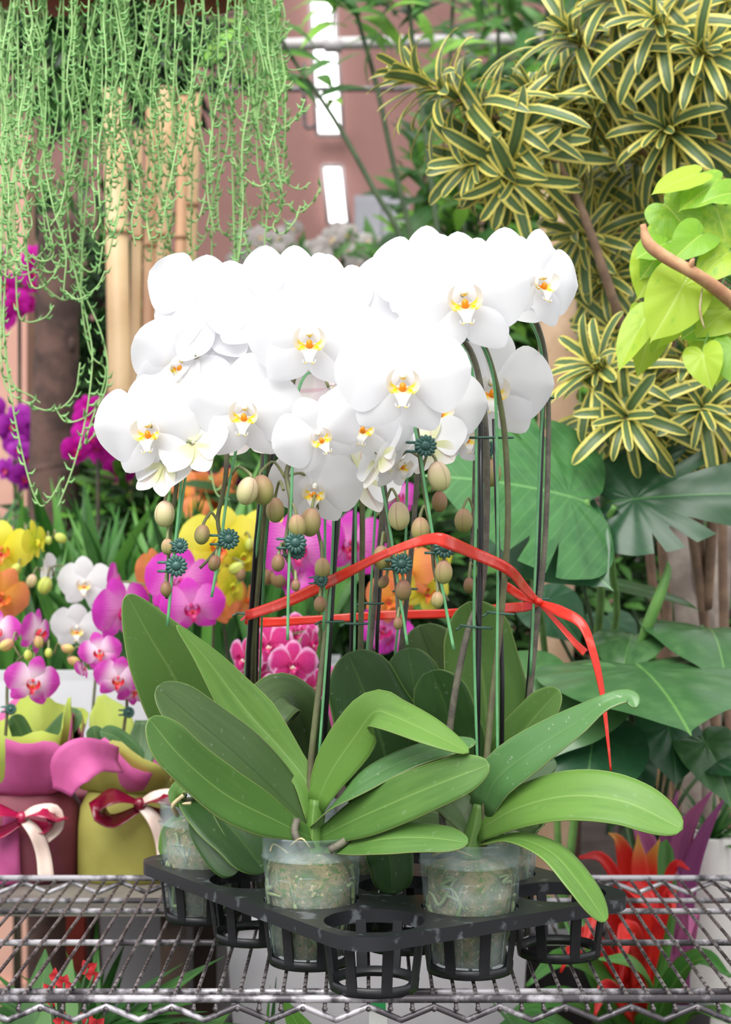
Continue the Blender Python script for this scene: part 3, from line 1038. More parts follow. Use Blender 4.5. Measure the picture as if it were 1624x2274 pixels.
rod(p4, 'stake', [(862, 1800, 2.35), (905, 1300, 2.34), (935, 1000, 2.3)], .0029, M_stake)
s = stem(p4, [(790, 1850, 2.32), (797, 1600, 2.3), (802, 1380, 2.28), (805, 1150, 2.26), (796, 950, 2.22), (770, 800, 2.16), (735, 730, 2.13), (712, 810, 2.13), (712, 950, 2.12), (710, 1080, 2.12), (704, 1160, 2.12), (714, 1220, 2.12), (718, 1320, 2.12)])
rod(p4, 'support_wire', [(783, 1650, 2.29), (788, 1400, 2.27), (790, 1100, 2.25), (780, 900, 2.2), (745, 760, 2.1)], .0017, M_wire, 30)
rod(p4, 'support_wire', [(720, 1040, 2.11), (722, 1180, 2.11), (719, 1400, 2.11)], .0016, M_wire, 12)
blooms(p4, s, [(W, 790, 710, 2.10, 250, 172, 6, 6), (W, 728, 668, 2.12, 230, -174, 10, 0), (W, 790, 826, 2.19, 250, 168, 8, -12)])
for b_ in ((716, 1262, 2.105, 46, 'g', 0, (714, 1215, 2.12)), (711, 1342, 2.105, 36, 'p', 0, (718, 1310, 2.12))):
    bud(p4, *b_)
clip(p4, 714, 1288, 2.10, .7)
s = stem(p4, [(822, 1850, 2.34), (812, 1600, 2.33), (828, 1380, 2.32), (850, 1120, 2.3), (862, 900, 2.26), (845, 740, 2.2), (815, 690, 2.16)], mats=M_stemgrey)
rod(p4, 'support_wire', [(802, 1640, 2.32), (820, 1380, 2.31), (836, 1100, 2.29), (850, 850, 2.24)], .0017, M_wire, 30)
blooms(p4, s, [(W, 826, 670, 2.12, 230, 174, 6, -6), (W, 880, 700, 2.125, 250, -172, 4, 4)])
s = stem(p4, [(850, 1850, 2.35), (890, 1450, 2.34), (912, 1250, 2.32), (926, 1050, 2.3), (930, 850, 2.26), (905, 700, 2.18)], mats=M_stemgrey)
rod(p4, 'support_wire', [(862, 1600, 2.33), (898, 1250, 2.31), (905, 1050, 2.29), (915, 860, 2.24)], .0017, M_wire, 30)
blooms(p4, s, [(W, 985, 630, 2.15, 250, 174, 4, 0), (W, 975, 900, 2.08, 230, 10, 10, 0)])
tie(p4, 792, 1385, 2.275, 50); tie(p4, 826, 1340, 2.31, 52); tie(p4, 905, 1308, 2.315, 44)

# --- plant 5: back left inner pot
p5, c5 = orchid_root(3, 1, 'white moth orchid in the rear pot, red tape turning round its stakes')
pot(p5, c5, seed=15)
leaf(p5, [(690, 1790, 2.44), (690, 1680, 2.4), (668, 1590, 2.37), (630, 1548, 2.34), (594, 1580, 2.31), (578, 1650, 2.3)], [50, 96, 118, 120, 120, 110, 60], M_leafold, [(.2, -.9, .3), (0, -.8, .6), (-.3, -.9, .1)])
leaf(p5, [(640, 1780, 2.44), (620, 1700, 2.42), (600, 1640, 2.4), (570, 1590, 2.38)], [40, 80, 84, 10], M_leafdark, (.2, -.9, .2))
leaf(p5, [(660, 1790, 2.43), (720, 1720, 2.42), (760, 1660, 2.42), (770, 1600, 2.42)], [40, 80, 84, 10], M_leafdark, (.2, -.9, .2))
rod(p5, 'stake', [(545, 1790, 2.43), (552, 1450, 2.36), (570, 1200, 2.28), (596, 950, 2.2)], .0036, M_stake)
rod(p5, 'stake', [(560, 1790, 2.45), (572, 1380, 2.4), (590, 1200, 2.33), (606, 1000, 2.26)], .003, M_stake)
s = stem(p5, [(560, 1790, 2.43), (562, 1560, 2.4), (566, 1380, 2.36), (586, 1150, 2.3), (598, 940, 2.22), (590, 820, 2.18), (555, 780, 2.13), (520, 830, 2.08), (504, 920, 2.04), (504, 1000, 2.02), (500, 1070, 2.01), (484, 1150, 2.01), (490, 1205, 2.01), (470, 1235, 2.01), (444, 1262, 2.01)])
rod(p5, 'support_wire', [(540, 1560, 2.4), (556, 1350, 2.33), (580, 1130, 2.25), (592, 960, 2.18), (570, 830, 2.1), (545, 890, 2.02), (530, 970, 2.0), (505, 1100, 2.0), (490, 1210, 2.0), (470, 1326, 2.0)], .0018, M_wire, 60)
blooms(p5, s, [(W, 545, 905, 1.95, 268, -3, 10, 4), (W, 585, 672, 2.02, 290, -172, 10, -4), (W, 530, 765, 2.03, 250, 170, 4, 10), (Bk, 560, 948, 2.06, 170, 160, 12, 0)])
for b_ in ((549, 1090, 1.964, 62, 'c', 16, (503, 1076, 2.01)), (449, 1187, 2.0, 44, 'g', 10, (484, 1158, 2.01)), (476, 1250, 2.0, 36, 'p', 16, (490, 1215, 2.01))):
    bud(p5, *b_)
clip(p5, 508, 1197, 1.995)
tie(p5, 560, 1362, 2.36, 64); tie(p5, 592, 990, 2.2, 40)
s2 = stem(p5, [(548, 1790, 2.44), (552, 1560, 2.39), (560, 1380, 2.36), (575, 1150, 2.3), (585, 960, 2.24), (560, 830, 2.18), (480, 790, 2.13), (425, 830, 2.08), (398, 930, 2.03), (394, 1060, 1.99), (380, 1160, 1.99), (374, 1240, 1.99), (370, 1330, 1.99)], mats=M_stem)
rod(p5, 'support_wire', [(575, 1560, 2.41), (585, 1300, 2.35), (600, 1060, 2.28)], .0016, M_wire, 16)
rod(p5, 'support_wire', [(408, 1000, 1.985), (398, 1120, 1.98), (384, 1260, 1.98), (372, 1390, 1.98)], .0018, M_wire, 16)
rod(p5, 'support_wire', [(412, 1060, 1.99), (402, 1130, 1.985), (388, 1230, 1.985)], .0016, M_wire, 10)
blooms(p5, s2, [(W, 333, 943, 1.98, 268, -14, 10, -6), (W, 396, 798, 2.04, 236, 30, 18, 12), (W, 470, 690, 2.03, 280, 166, 8, 6), (W, 440, 660, 2.06, 240, -160, 12, -24), (W, 440, 790, 2.03, 240, 172, 6, 4),
                (C_, 432, 985, 1.965, 190, 152, 24, 10), (C_, 366, 1030, 1.99, 190, 140, 24, -12)])
for b_ in ((366, 1141, 1.98, 58, 'c', 4, (392, 1085, 1.99)), (372, 1214, 1.98, 36, 'g', 0, (378, 1175, 1.99)), (369, 1308, 1.98, 34, 'p', 0, (373, 1270, 1.99))):
    bud(p5, *b_)
clip(p5, 400, 1212, 1.975, .75); clip(p5, 392, 1257, 1.97)

# --- plant 6: left corner pot
p0, c0 = orchid_root(3, 0, 'flowerless moth orchid in the tray corner pot, one leaf drooping over the rim')
pot(p0, c0, seed=21)
leaf(p0, [(470, 1790, 2.37), (455, 1660, 2.33), (395, 1520, 2.29), (330, 1410, 2.26), (281, 1320, 2.24)], [60, 130, 182, 190, 156, 96, 10], M_leaf, [(.3, -.9, .2), (.35, -.9, .1)], fold=.1, blunt=False)
leaf(p0, [(430, 1770, 2.36), (465, 1790, 2.31), (530, 1860, 2.28), (590, 1938, 2.26)], [60, 120, 150, 120, 8], M_leafdark, [(.1, -.7, .6), (.5, -.8, .3)], fold=.3)
leaf(p0, [(440, 1785, 2.35), (450, 1830, 2.30), (490, 1900, 2.27), (530, 1935, 2.26)], [40, 70, 70, 8], M_leafdark, (-.3, -.9, .2), fold=.2)
leaf(p0, [(420, 1800, 2.35), (395, 1770, 2.33), (410, 1745, 2.32), (440, 1750, 2.31)], [20, 44, 44, 10], M_leaf, (0, -.7, .6))
leaf(p0, [(400, 1810, 2.42), (375, 1850, 2.44), (365, 1905, 2.45)], [20, 36, 6], M_leafbr, (-.3, -.9, 0))
for pts in ([(395, 1812, 2.33), (384, 1790, 2.31), (398, 1774, 2.31), (408, 1766, 2.31)], [(420, 1812, 2.32), (408, 1800, 2.31), (406, 1788, 2.31), (425, 1784, 2.31)]):
    rod(p0, 'aerial_root', pts, [.003, .0026], M_rootdry, 10)

# ------------------------------------------------------------------ red tape tied round the stakes
def tapemat():
    t = NT('red_plastic_tape')
    f = t.noise(22, 3)
    col = t.mix(t.step(f, .5, .64), lin((242, 62, 46)), lin((250, 110, 96)))
    return t.done(col, .22, .25, spec=.6, bump=t.bump(f, .5, .002))
M_tape = tapemat()
rb = thing('red_tape', P(1195, 1335, 2.2), 'shiny red plastic tape looped round the orchid stakes and knotted', 'ribbon')
def tape(pts, wid, nh=(0, -1, .15), name='band', fold=.05):
    Ym = sum(q[2] for q in pts) / len(pts)
    m = MB()
    nhs = [V(x) for x in nh] if isinstance(nh, list) else V(nh)
    m.surf([P(*q) for q in pts], [x / F * Ym for x in wid], nhs, n=40, nu=4, fold=fold)
    return m.build(name, M_tape, rb, solid=.0006)
tape([(546, 1368, 2.32), (640, 1335, 2.22), (740, 1288, 2.12), (860, 1228, 1.945), (955, 1197, 1.905), (1000, 1206, 1.91), (1060, 1232, 2.02), (1130, 1265, 2.09), (1165, 1305, 2.18), (1195, 1336, 2.235)], [24, 27, 26, 17, 22, 29, 27, 25, 24, 14])
tape([(546, 1368, 2.32), (542, 1372, 2.40), (556, 1380, 2.45), (600, 1382, 2.44), (720, 1375, 2.42), (860, 1366, 2.42), (1000, 1362, 2.41), (1110, 1352, 2.36), (1170, 1347, 2.29), (1197, 1338, 2.24)], [22, 20, 20, 22, 18, 20, 20, 22, 22, 14])
tape([(1197, 1338, 2.23), (1160, 1325, 2.21), (1130, 1305, 2.2), (1114, 1296, 2.19)], [10, 18, 20, 16], name='tail')
tape([(1197, 1338, 2.23), (1240, 1385, 2.21), (1275, 1425, 2.2), (1300, 1450, 2.2)], [10, 14, 16, 20], (.5, -.9, .2), name='tail')
tape([(1197, 1336, 2.23), (1245, 1358, 2.2), (1292, 1386, 2.18), (1318, 1450, 2.17), (1338, 1540, 2.17), (1350, 1640, 2.17), (1357, 1712, 2.17)], [12, 26, 24, 20, 18, 12, 8, 5], [(0, -1, .3), (.4, -1, 0), (.6, -.8, 0)], name='tail')
m = MB(); m.ell(P(1196, 1336, 2.225), (.006, .006, .005), seg=8, rings=6); m.build('knot', M_tape, rb)

# ------------------------------------------------------------------ benches behind the shelf
M_board = plain('grey_board', (128, 122, 114), .7, (96, 90, 84), 8, bump=.2)
M_dkwood = plain('dark_bench_wood', (84, 62, 50), .8, (56, 42, 36), 10, bump=.3)
ZBD = CZ - .600
bd = thing('side_bench', (-.75, 3.0, 0), 'weathered grey board bench under the gift-wrapped orchids', 'bench')
m = MB(); m.box((-.785, 3.02, ZBD - .012), (1.05, .62, .024)); m.build('bench_top', M_board, bd, False)
for x in (-1.28, -.30):
    for y in (2.76, 3.28):
        m = MB(); m.box((x, y, (ZBD - .024) / 2), (.04, .04, ZBD - .024)); m.build('leg', M_dkwood, bd, False)
ZL = CZ - .98
lb = thing('low_bench', (0, 3.4, 0), 'low dark wooden bench behind the wire shelf', 'bench')
for k in range(5):
    m = MB(); m.box((.73, 2.86 + k * .155, ZL - .0125), (1.96, .15, .025)); m.build('plank', M_dkwood, lb, False)
for x in (-.2, .7, 1.6):
    for y in (2.85, 3.48):
        m = MB(); m.box((x, y, (ZL - .025) / 2), (.05, .05, ZL - .025)); m.build('leg', M_dkwood, lb, False)

# ------------------------------------------------------------------ coloured orchids
KP = FlowerKit('pink', M_pink, M_pink, [M_lipmag, M_lipred], low=True)
KM = FlowerKit('magenta', M_mag, M_mag, [M_lipred, M_lipor], low=True, wide=.92)
KH = FlowerKit('hot_pink', M_hot, M_hot, [M_lipmag, M_lip], low=True)
KY = FlowerKit('yellow', M_yel, M_yel, [M_lipor, M_lipred], low=True)
KL = FlowerKit('lime', M_lime, M_lime, [M_lime, M_lipor], low=True, wide=.8)
KO = FlowerKit('orange', M_org, M_org, [M_lipor, M_lipred], low=True)
KWs = FlowerKit('small_white', M_white, M_white, [M_lip, M_callus], low=True)
KD = FlowerKit('deep_magenta', M_deep, M_deep, [M_lipmag, M_lipred], low=True)
KV = FlowerKit('violet', M_viol, M_viol, [M_lipmag, M_lipor], low=True)
M_budlime = budmat('bud_lime', (186, 206, 84), (214, 220, 120))
M_budyel = budmat('bud_yellow_pink', (214, 204, 110), (216, 150, 130))
BUDS['l'] = bud_mesh('bud_lime', M_budlime)
BUDS['y'] = bud_mesh('bud_yellow', M_budyel)
M_stemdk = plain('dark_spike', (58, 52, 48), .5, (80, 74, 54), 20)
M_bgleaf = leafmat('back_orchid_leaf', (92, 128, 80), (66, 104, 58), rib=(126, 156, 96), trans=.14)

def orchid(label, group, base, spikes, leaves=(), buds=(), mat=None, clips=()):
    """spikes: list of (path pts, [flowers]) ; base = (px,py,Y)"""
    o = thing('orchid_plant', P(*base), label, 'orchid', group)
    for path, fls in spikes:
        pp = [P(*q) for q in path]
        m = MB(); m.tube(pp, [.003, .0026, .0016], 7, n=24)
        m.build('flower_spike', mat or M_stem, o)
        sp = crom(pp, 40)
        for kit, *a in fls:
            kw = a.pop() if isinstance(a[-1], dict) else {}
            fl, q = flower(kit, o, *a, **kw)
            pedicel(o, sp, q)
    for pts, wid in leaves:
        leaf(o, pts, wid, M_bgleaf, (0, -.8, .5), n=14)
    for b_ in buds:
        bud(o, *b_)
    for c in clips:
        clip(o, *c)
    return o

def bag(root, c, z0, H, rx, ry, mats, collar, seed=1, waist=.8, lining=None, xlim=None):
    """gift-wrapped pot: body with soft pleats, collar flaring out in ruffles"""
    rr = random.Random(seed)
    ph = [rr.uniform(0, 6) for _ in range(4)]
    def ring(r, z, amp, pw=.75, fl=0):
        row = []
        for j in range(56):
            a = 2 * math.pi * j / 56
            ca, sa = math.cos(a), math.sin(a)
            sx = math.copysign(abs(ca) ** pw, ca); sy = math.copysign(abs(sa) ** pw, sa)
            k = 1 + amp * (math.sin(5 * a + ph[0]) * .6 + math.sin(9 * a + ph[1]) * .4)
            xx = c.x + sx * rx * r * k
            if xlim:
                xx = min(xx, xlim[1] - (.004 if fl else .0)) if xlim[0] > 0 else max(xx, xlim[1] + (.004 if fl else .0))
            row.append((xx, c.y + sy * ry * r * k, z + fl * (math.sin(3 * a + ph[2]) + .7 * math.sin(6 * a + ph[3]) + .4 * math.sin(11 * a + ph[0]))))
        return row
    m = MB()
    m.grid([ring(.05, z0, 0), ring(.95, z0 + .001, .0), ring(1.0, z0 + .01, .01), ring(1.0, z0 + H * .3, .015), ring(.99, z0 + H * .6, .02), ring(.95, z0 + H * .82, .03), ring(waist, z0 + H, .05)], True)
    m.build('wrapped_pot', mats[0], root)
    m = MB()
    rows = []
    for t_ in (0, .15, .35, .6, .8, 1):
        rows.append(ring(waist + (collar[0] - waist) * (t_ ** .8), z0 + H + collar[1] * t_ ** 1.2, .05 + .20 * t_, .9, .020 * t_))
    m.grid(rows, True)
    m.build('paper_collar', mats[1], root, solid=.0008)
    if lining:
        m = MB()
        rows = []
        ph[:] = [p + 1.1 for p in ph]
        for t_ in (0, .3, .6, 1):
            rows.append(ring(waist * .93 + (collar[0] * .92 - waist * .93) * (t_ ** .8), z0 + H + collar[1] * 1.12 * t_ ** 1.2, .04 + .22 * t_, .9, .022 * t_))
        m.grid(rows, True)
        m.build('paper_lining', lining, root, solid=.0008)

def bow(root, px, py, Y, mat1, mat2, s=1.0):
    c = P(px, py, Y)
    def band(pts, w, mt, nh, nm='bow_loop'):
        m = MB()
        m.surf([c + V(q) * s for q in pts], [x * s for x in w], nh, n=16, nu=4, fold=.12)
        m.build(nm, mt, root, solid=.0005)
    band([(0, 0, 0), (-.03, -.02, .012), (-.052, -.016, -.004), (-.035, -.008, -.022), (0, 0, -.006)], [.014, .034, .036, .03, .014], mat1, V((0, -.5, 1)))
    band([(0, 0, 0), (.03, -.02, .012), (.05, -.012, 0), (.03, .0, -.016), (0, 0, -.004)], [.014, .03, .032, .028, .014], mat1, V((0, -.5, 1)))
    band([(0, -.004, 0), (.02, -.012, -.02), (.03, -.008, -.05), (.035, -.012, -.085)], [.012, .018, .02, .022], mat2, V((.3, -1, .2)), 'ribbon_tail')
    band([(0, -.004, 0), (.02, -.016, .012), (.046, -.012, .012), (.05, -.004, -.012), (.034, -.004, -.03)], [.01, .014, .016, .016, .012], mat2, V((0, -.8, .5)), 'ribbon_tail')
    m = MB(); m.ell(c + V((0, -.006, 0)), (.009 * s, .007 * s, .009 * s), seg=8, rings=6); m.build('bow_knot', mat1, root)

M_pinkpaper = plain('pink_tissue', (222, 110, 176), .65, (200, 88, 150), 8, trans=.3)
M_maroonpaper = plain('maroon_tissue', (140, 66, 82), .6, (116, 54, 68), 7, trans=.12)
M_olivepaper = plain('olive_tissue', (190, 186, 96), .65, (164, 158, 76), 8, trans=.25)
M_limepaper = plain('lime_tissue', (196, 212, 96), .65, (180, 196, 90), 8, trans=.3)
M_purplepaper = plain('purple_tissue', (124, 96, 190), .6, (104, 80, 170), 8, trans=.3)
M_satin = plain('crimson_satin', (176, 26, 76), .25, (150, 20, 62), 20, spec=.7)
M_maroonsatin = plain('maroon_satin', (132, 14, 46), .22, (104, 10, 36), 20, spec=.7)
M_creamsatin = plain('cream_satin', (238, 218, 204), .3, (226, 200, 188), 20, spec=.6)

# pink wrapped gift
YG = 2.90
o = orchid('orchid in pink tissue wrap with a crimson and white bow, white-centred magenta flowers', 'gift-wrapped orchids on the grey bench', (55, 1985, YG),
    [([(5, 1720, 2.9), (15, 1600, 2.9), (20, 1500, 2.9), (60, 1450, 2.88), (110, 1425, 2.86)], [(KM, 72, 1512, 2.82, 128, 22, 8, 12), (KM, 82, 1402, 2.85, 120, 70, 6, 20), (KM, -8, 1400, 2.88, 110, 10, 0, 0)])],
    [([(40, 1740, 2.9), (60, 1680, 2.88), (45, 1620, 2.87), (25, 1590, 2.86)], [40, 54, 44, 8]), ([(60, 1740, 2.9), (95, 1680, 2.9), (140, 1620, 2.88), (180, 1580, 2.87)], [30, 64, 60, 10]), ([(20, 1740, 2.9), (5, 1690, 2.87), (0, 1640, 2.86)], [30, 44, 8])],
    [(15, 1432, 2.86, 34, 'y', 60, (40, 1420, 2.88)), (85, 1425, 2.84, 28, 'y', 0, (70, 1412, 2.86)), (62, 1455, 2.84, 24, 'l', 0, (66, 1430, 2.86)), (150, 1440, 2.84, 28, 'y', -80, (120, 1452, 2.86)), (108, 1450, 2.84, 22, 'l', 0, (108, 1430, 2.86))],
    clips=((24, 1575, 2.89, .8),))
c = P(55, 1985, YG)
bag(o, V((c.x, c.y, 0)), ZBD, .142, .094, .085, [M_maroonpaper, M_pinkpaper], (1.5, .105), 3, lining=M_limepaper, xlim=(1, -.4725))
bow(o, 50, 1815, 2.79, M_satin, M_creamsatin, 1.15)
m = MB(); m.surf([P(22, 1800, 2.80), P(20, 1860, 2.795), P(16, 1930, 2.795), P(14, 1966, 2.80)], [.02, .03, .04, .045], V((0, -1, .1)), n=10, nu=6, cup=-.4, wave=.15); m.build('paper_fold', M_pinkpaper, o, solid=.0006)
# olive wrapped gift
o = orchid('orchid in olive tissue wrap with a maroon and cream bow, magenta flowers', 'gift-wrapped orchids on the grey bench', (290, 1985, YG),
    [([(265, 1720, 2.9), (275, 1620, 2.9), (282, 1560, 2.9), (272, 1500, 2.88), (240, 1450, 2.87), (190, 1440, 2.86)], [(KM, 222, 1445, 2.83, 100, -6, 10, -14), (KM, 262, 1505, 2.82, 112, 12, 14, 10), (KM, 296, 1528, 2.86, 96, 40, 10, 20), (KM, 190, 1482, 2.86, 60, -60, 20, 0, {'closed': .6})])],
    [([(262, 1740, 2.88), (240, 1690, 2.86), (215, 1640, 2.85), (206, 1612, 2.85)], [36, 50, 40, 8]), ([(270, 1740, 2.88), (300, 1690, 2.84), (262, 1640, 2.83), (222, 1625, 2.82)], [36, 50, 44, 8]), ([(280, 1740, 2.9), (310, 1670, 2.92), (315, 1600, 2.94)], [50, 74, 30]), ([(275, 1730, 2.86), (290, 1700, 2.82), (312, 1690, 2.8)], [30, 34, 8])],
    [(164, 1468, 2.90, 28, 'y', -70, (190, 1442, 2.87))], clips=((286, 1582, 2.88, .8),))
c = P(290, 1985, YG)
bag(o, V((c.x, c.y, 0)), ZBD, .145, .086, .08, [M_olivepaper, M_olivepaper], (1.45, .06), 8, lining=M_pinkpaper, xlim=(-1, -.4715))
bow(o, 312, 1785, 2.80, M_maroonsatin, M_creamsatin, 1.25)
# loose folded tissue sheets belonging to the olive wrap
def sheet(parent, pts, wid, mat, nh, fold=.25, name='paper_sheet'):
    Ym = sum(q[2] for q in pts) / len(pts)
    m = MB()
    m.surf([P(*q) for q in pts], [x / F * Ym for x in wid], nh, n=16, nu=8, fold=fold, wave=.12)
    m.build(name, mat, parent, solid=.0008)
sheet(o, [(270, 1740, 2.90), (256, 1650, 2.96), (240, 1590, 3.0), (224, 1545, 3.02)], [50, 96, 84, 20], M_limepaper, V((.2, -1, .2)))
sheet(o, [(262, 1690, 2.755), (202, 1680, 2.68), (160, 1710, 2.67), (140, 1760, 2.67)], [60, 90, 100, 50], M_pinkpaper, V((-.2, -1, .3)))

# trough holding the orchids behind the tray
M_trough = plain('pale_trough', (204, 202, 206), .55, (186, 184, 190), 5)
tr = thing('pale_trough', (0, 3.15, ZL), 'long pale grey trough full of orchids behind the black tray', 'planter')
m = MB()
x0, x1, y0, y1 = -.24, .28, 3.0, 3.34
zt = CZ - .70
rows = []
for z, s_ in ((ZL, .02), (zt, 0), (zt, .02), (zt - .03, .024)):
    rows.append([(x0 + s_, y0 + s_, z), (x1 - s_, y0 + s_, z), (x1 - s_, y1 - s_, z), (x0 + s_, y1 - s_, z)])
bi = m.grid(rows, True)
m.face(bi + 3, bi + 2, bi + 1, bi); m.face(bi + 12, bi + 13, bi + 14, bi + 15)
m.build('trough_body', M_trough, tr, False)
m = MB()
m.tube([(x0, y0, zt), (x1, y0, zt), (x1, y1, zt), (x0, y1, zt), (x0, y0, zt)], .009, 8)
m.build('trough_rim', M_trough, tr)
GRP = 'coloured orchids behind the tray'
TB = 2010
def up(px, Y, *rest):
    if (px - CX) / F * Y < -.30:
        return [(px, 1137 + .515 * F / Y, Y), (px + 2, 1650, Y)] + list(rest)
    bx_ = max(px, CX - .205 * F / Y)
    return [(bx_, 1137 + .74 * F / Y, Y), (bx_, 1137 + .62 * F / Y, Y), (px + 2, 1650, Y)] + list(rest)
def bench_pot(o, px, Y):
    c = P(px, 1137, Y)
    m = MB(); m.lathe([(.034, 0), (.045, .085), (.049, .085), (.049, .098), (.042, .098), (.002, .088)], (c.x, c.y, ZBD), 24, caps=(True, False)); m.build('pot', M_maroonpaper, o)
o = orchid('orchid with veined pink flowers beside the small white one', GRP, (350, 1137 + .6 * F / 3.1, 3.1), [(up(350, 3.1, (345, 1450, 3.08), (370, 1330, 3.04), (400, 1270, 3.03)), [(KP, 400, 1290, 3.0, 168, 18, 6, 12), (KP, 425, 1345, 2.98, 150, 10, 12, -10), (KP, 268, 1355, 2.98, 160, 46, 6, -8), (KP, 255, 1290, 3.02, 100, 80, 0, 30)])], mat=M_stemdk)
orchid('orchid with clear yellow flowers above the dusky buds', GRP, (490, 2010, 3.15), [(up(478, 3.2, (474, 1400, 3.2), (490, 1260, 3.2), (540, 1200, 3.18)), [(KY, 490, 1205, 3.14, 190, 8, 6, 6), (KL, 540, 1232, 3.12, 110, 40, 10, 30), (KY, 600, 1190, 3.2, 150, -20, 0, 14), (KL, 500, 1175, 3.24, 110, 60, -10, 0)])],
       buds=[(525, 1262, 3.05, 34, 'l', 60, (500, 1262, 3.15)), (535, 1275, 3.05, 30, 'p', 0, (520, 1262, 3.14)), (597, 1280, 3.1, 40, 'p', 30, (575, 1262, 3.12)), (555, 1210, 3.12, 30, 'l', 0, (540, 1200, 3.15))], mat=M_stemdk)
orchid('orchid with small orange and yellow flowers low on a dark spike', GRP, (510, 2020, 3.25), [(up(520, 3.25, (505, 1450, 3.25), (490, 1330, 3.22), (500, 1290, 3.2)), [(KO, 480, 1340, 3.14, 110, -10, 8, 10), (KL, 515, 1300, 3.12, 100, 50, 6, 40), (KO, 345, 1270, 3.16, 120, 50, 0, 0), (KO, 545, 1330, 3.2, 90, 70, 0, 0)])], mat=M_stemdk)
orchid('orchid with large flat pink flowers behind the red tape', GRP, (660, 2020, 3.15), [(up(700, 3.15, (715, 1420, 3.15), (690, 1300, 3.13), (650, 1240, 3.1)), [(KP, 658, 1215, 3.04, 185, 6, 8, -6), (KP, 700, 1190, 3.1, 150, 20, 0, 10), (KP, 660, 1290, 3.06, 90, 150, 10, 0)])], buds=[(620, 1280, 3.06, 50, 'p', 0, (640, 1240, 3.1))], mat=M_stemdk)
orchid('orchid with pink flowers glimpsed between the black stakes', GRP, (790, 2020, 3.2), [(up(800, 3.2, (805, 1420, 3.2), (800, 1290, 3.2), (785, 1210, 3.18)), [(KP, 780, 1205, 3.19, 170, -4, 6, 4), (KP, 885, 1100, 3.3, 90, 10, 0, 0), (KP, 850, 1395, 3.16, 130, 30, 6, 40), (KP, 870, 1410, 3.18, 110, -30, 0, 0)])], mat=M_stemdk)
orchid('orchid with crowded speckled hot-pink flowers above the purple tissue', GRP, (620, 2010, 3.05), [(up(600, 3.05, (590, 1560, 3.05), (600, 1480, 3.03), (630, 1420, 3.0), (680, 1400, 2.98)), [(KH, 598, 1428, 2.94, 112, -14, 4, -10), (KH, 650, 1472, 2.9, 116, 10, 8, 4), (KH, 622, 1520, 2.9, 84, 16, 6, -8), (KH, 545, 1458, 2.97, 104, -40, 6, 10), (KH, 700, 1520, 2.96, 90, 30, 10, 20), (KH, 690, 1428, 2.98, 90, 60, 0, 0), (KH, 570, 1500, 2.99, 90, -10, 10, 30), (KH, 660, 1400, 3.0, 100, 10, -10, 0)])], mat=M_stem)
orchid('orchid with orange and yellow flowers just behind the clipped spikes', GRP, (900, 2020, 3.2), [(up(915, 3.2, (912, 1420, 3.2), (905, 1300, 3.2), (920, 1230, 3.18)), [(KO, 905, 1262, 3.12, 140, -14, 6, 0), (KO, 865, 1330, 3.14, 120, 20, 8, 30), (KY, 948, 1310, 3.14, 130, 30, 10, 20), (KL, 985, 1235, 3.2, 90, 60, 0, 0)])], mat=M_stemdk)
o9 = orchid('orchid with two plain white flowers beside the yellow buds', GRP, (190, 1990, 3.18), [([(200, 1137 + .515 * F / 3.2, 3.2), (205, 1600, 3.2), (215, 1450, 3.2), (205, 1330, 3.2), (180, 1270, 3.2)], [(KWs, 188, 1292, 3.14, 132, 0, 6, 0), (KWs, 172, 1392, 3.16, 128, 4, 14, 4), (KWs, 250, 1330, 3.24, 120, 20, 0, 0), (KWs, 96, 1262, 3.14, 90, 84, 0, -20, {'closed': .4})])],
       buds=[(100, 1300, 3.12, 40, 'l', 20, (120, 1278, 3.15)), (70, 1290, 3.12, 30, 'c', 20, (90, 1275, 3.15))])
o10 = orchid('orchid with yellow flowers and a lime bud at the end of the grey bench', GRP, (40, 1990, 3.15), [([(-20, 1137 + .515 * F / 3.18, 3.18), (-20, 1500, 3.18), (-10, 1300, 3.18), (60, 1200, 3.16), (140, 1195, 3.14)], [(KY, 2, 1218, 3.1, 150, 16, 6, 8), (KL, 78, 1202, 3.1, 112, 74, 0, -10), (KO, 2, 1320, 3.06, 150, 30, 10, 30)])],
       buds=[(135, 1195, 3.12, 28, 'l', -60, (118, 1196, 3.14)), (108, 1200, 3.12, 20, 'l', 0, (105, 1194, 3.14)), (35, 1265, 3.1, 30, 'l', 30, (50, 1250, 3.14))])
bench_pot(o, 350, 3.1)
bench_pot(o9, 200, 3.2)
bench_pot(o10, -20, 3.18)
# tissue wraps behind the leaves
wrp = thing('tissue_wrap', P(640, 1760, 2.98), 'crumpled pink and purple tissue round a pot behind the leaves', 'wrapping')
for pts, wd, mt, nh in (([(560, 1760, 3.11), (545, 1620, 3.10), (560, 1520, 3.10), (545, 1465, 3.10)], [90, 120, 100, 30], M_purplepaper, V((.2, -1, .1))), ([(640, 1780, 3.09), (640, 1680, 3.08), (670, 1600, 3.08), (690, 1560, 3.085)], [100, 150, 130, 40], M_pinkpaper, V((0, -1, .2))), ([(700, 1780, 3.11), (720, 1640, 3.11), (735, 1540, 3.11), (745, 1480, 3.11)], [60, 70, 60, 20], M_pinkpaper, V((-.3, -1, .1))), ([(658, 1790, 3.07), (660, 1720, 3.03), (652, 1690, 3.02)], [80, 90, 50], M_pinkpaper, V((.2, -1, .4)))):
    sheet(wrp, pts, wd, mt, nh)
m = MB(); q = P(640, 1800, 3.0); m.lathe([(.05, zt - q.z - .08), (.07, 0), (.072, .005), (.066, .003)], (q.x, 3.16, q.z), 28, caps=(True, False)); m.build('pot', M_maroonpaper, wrp)

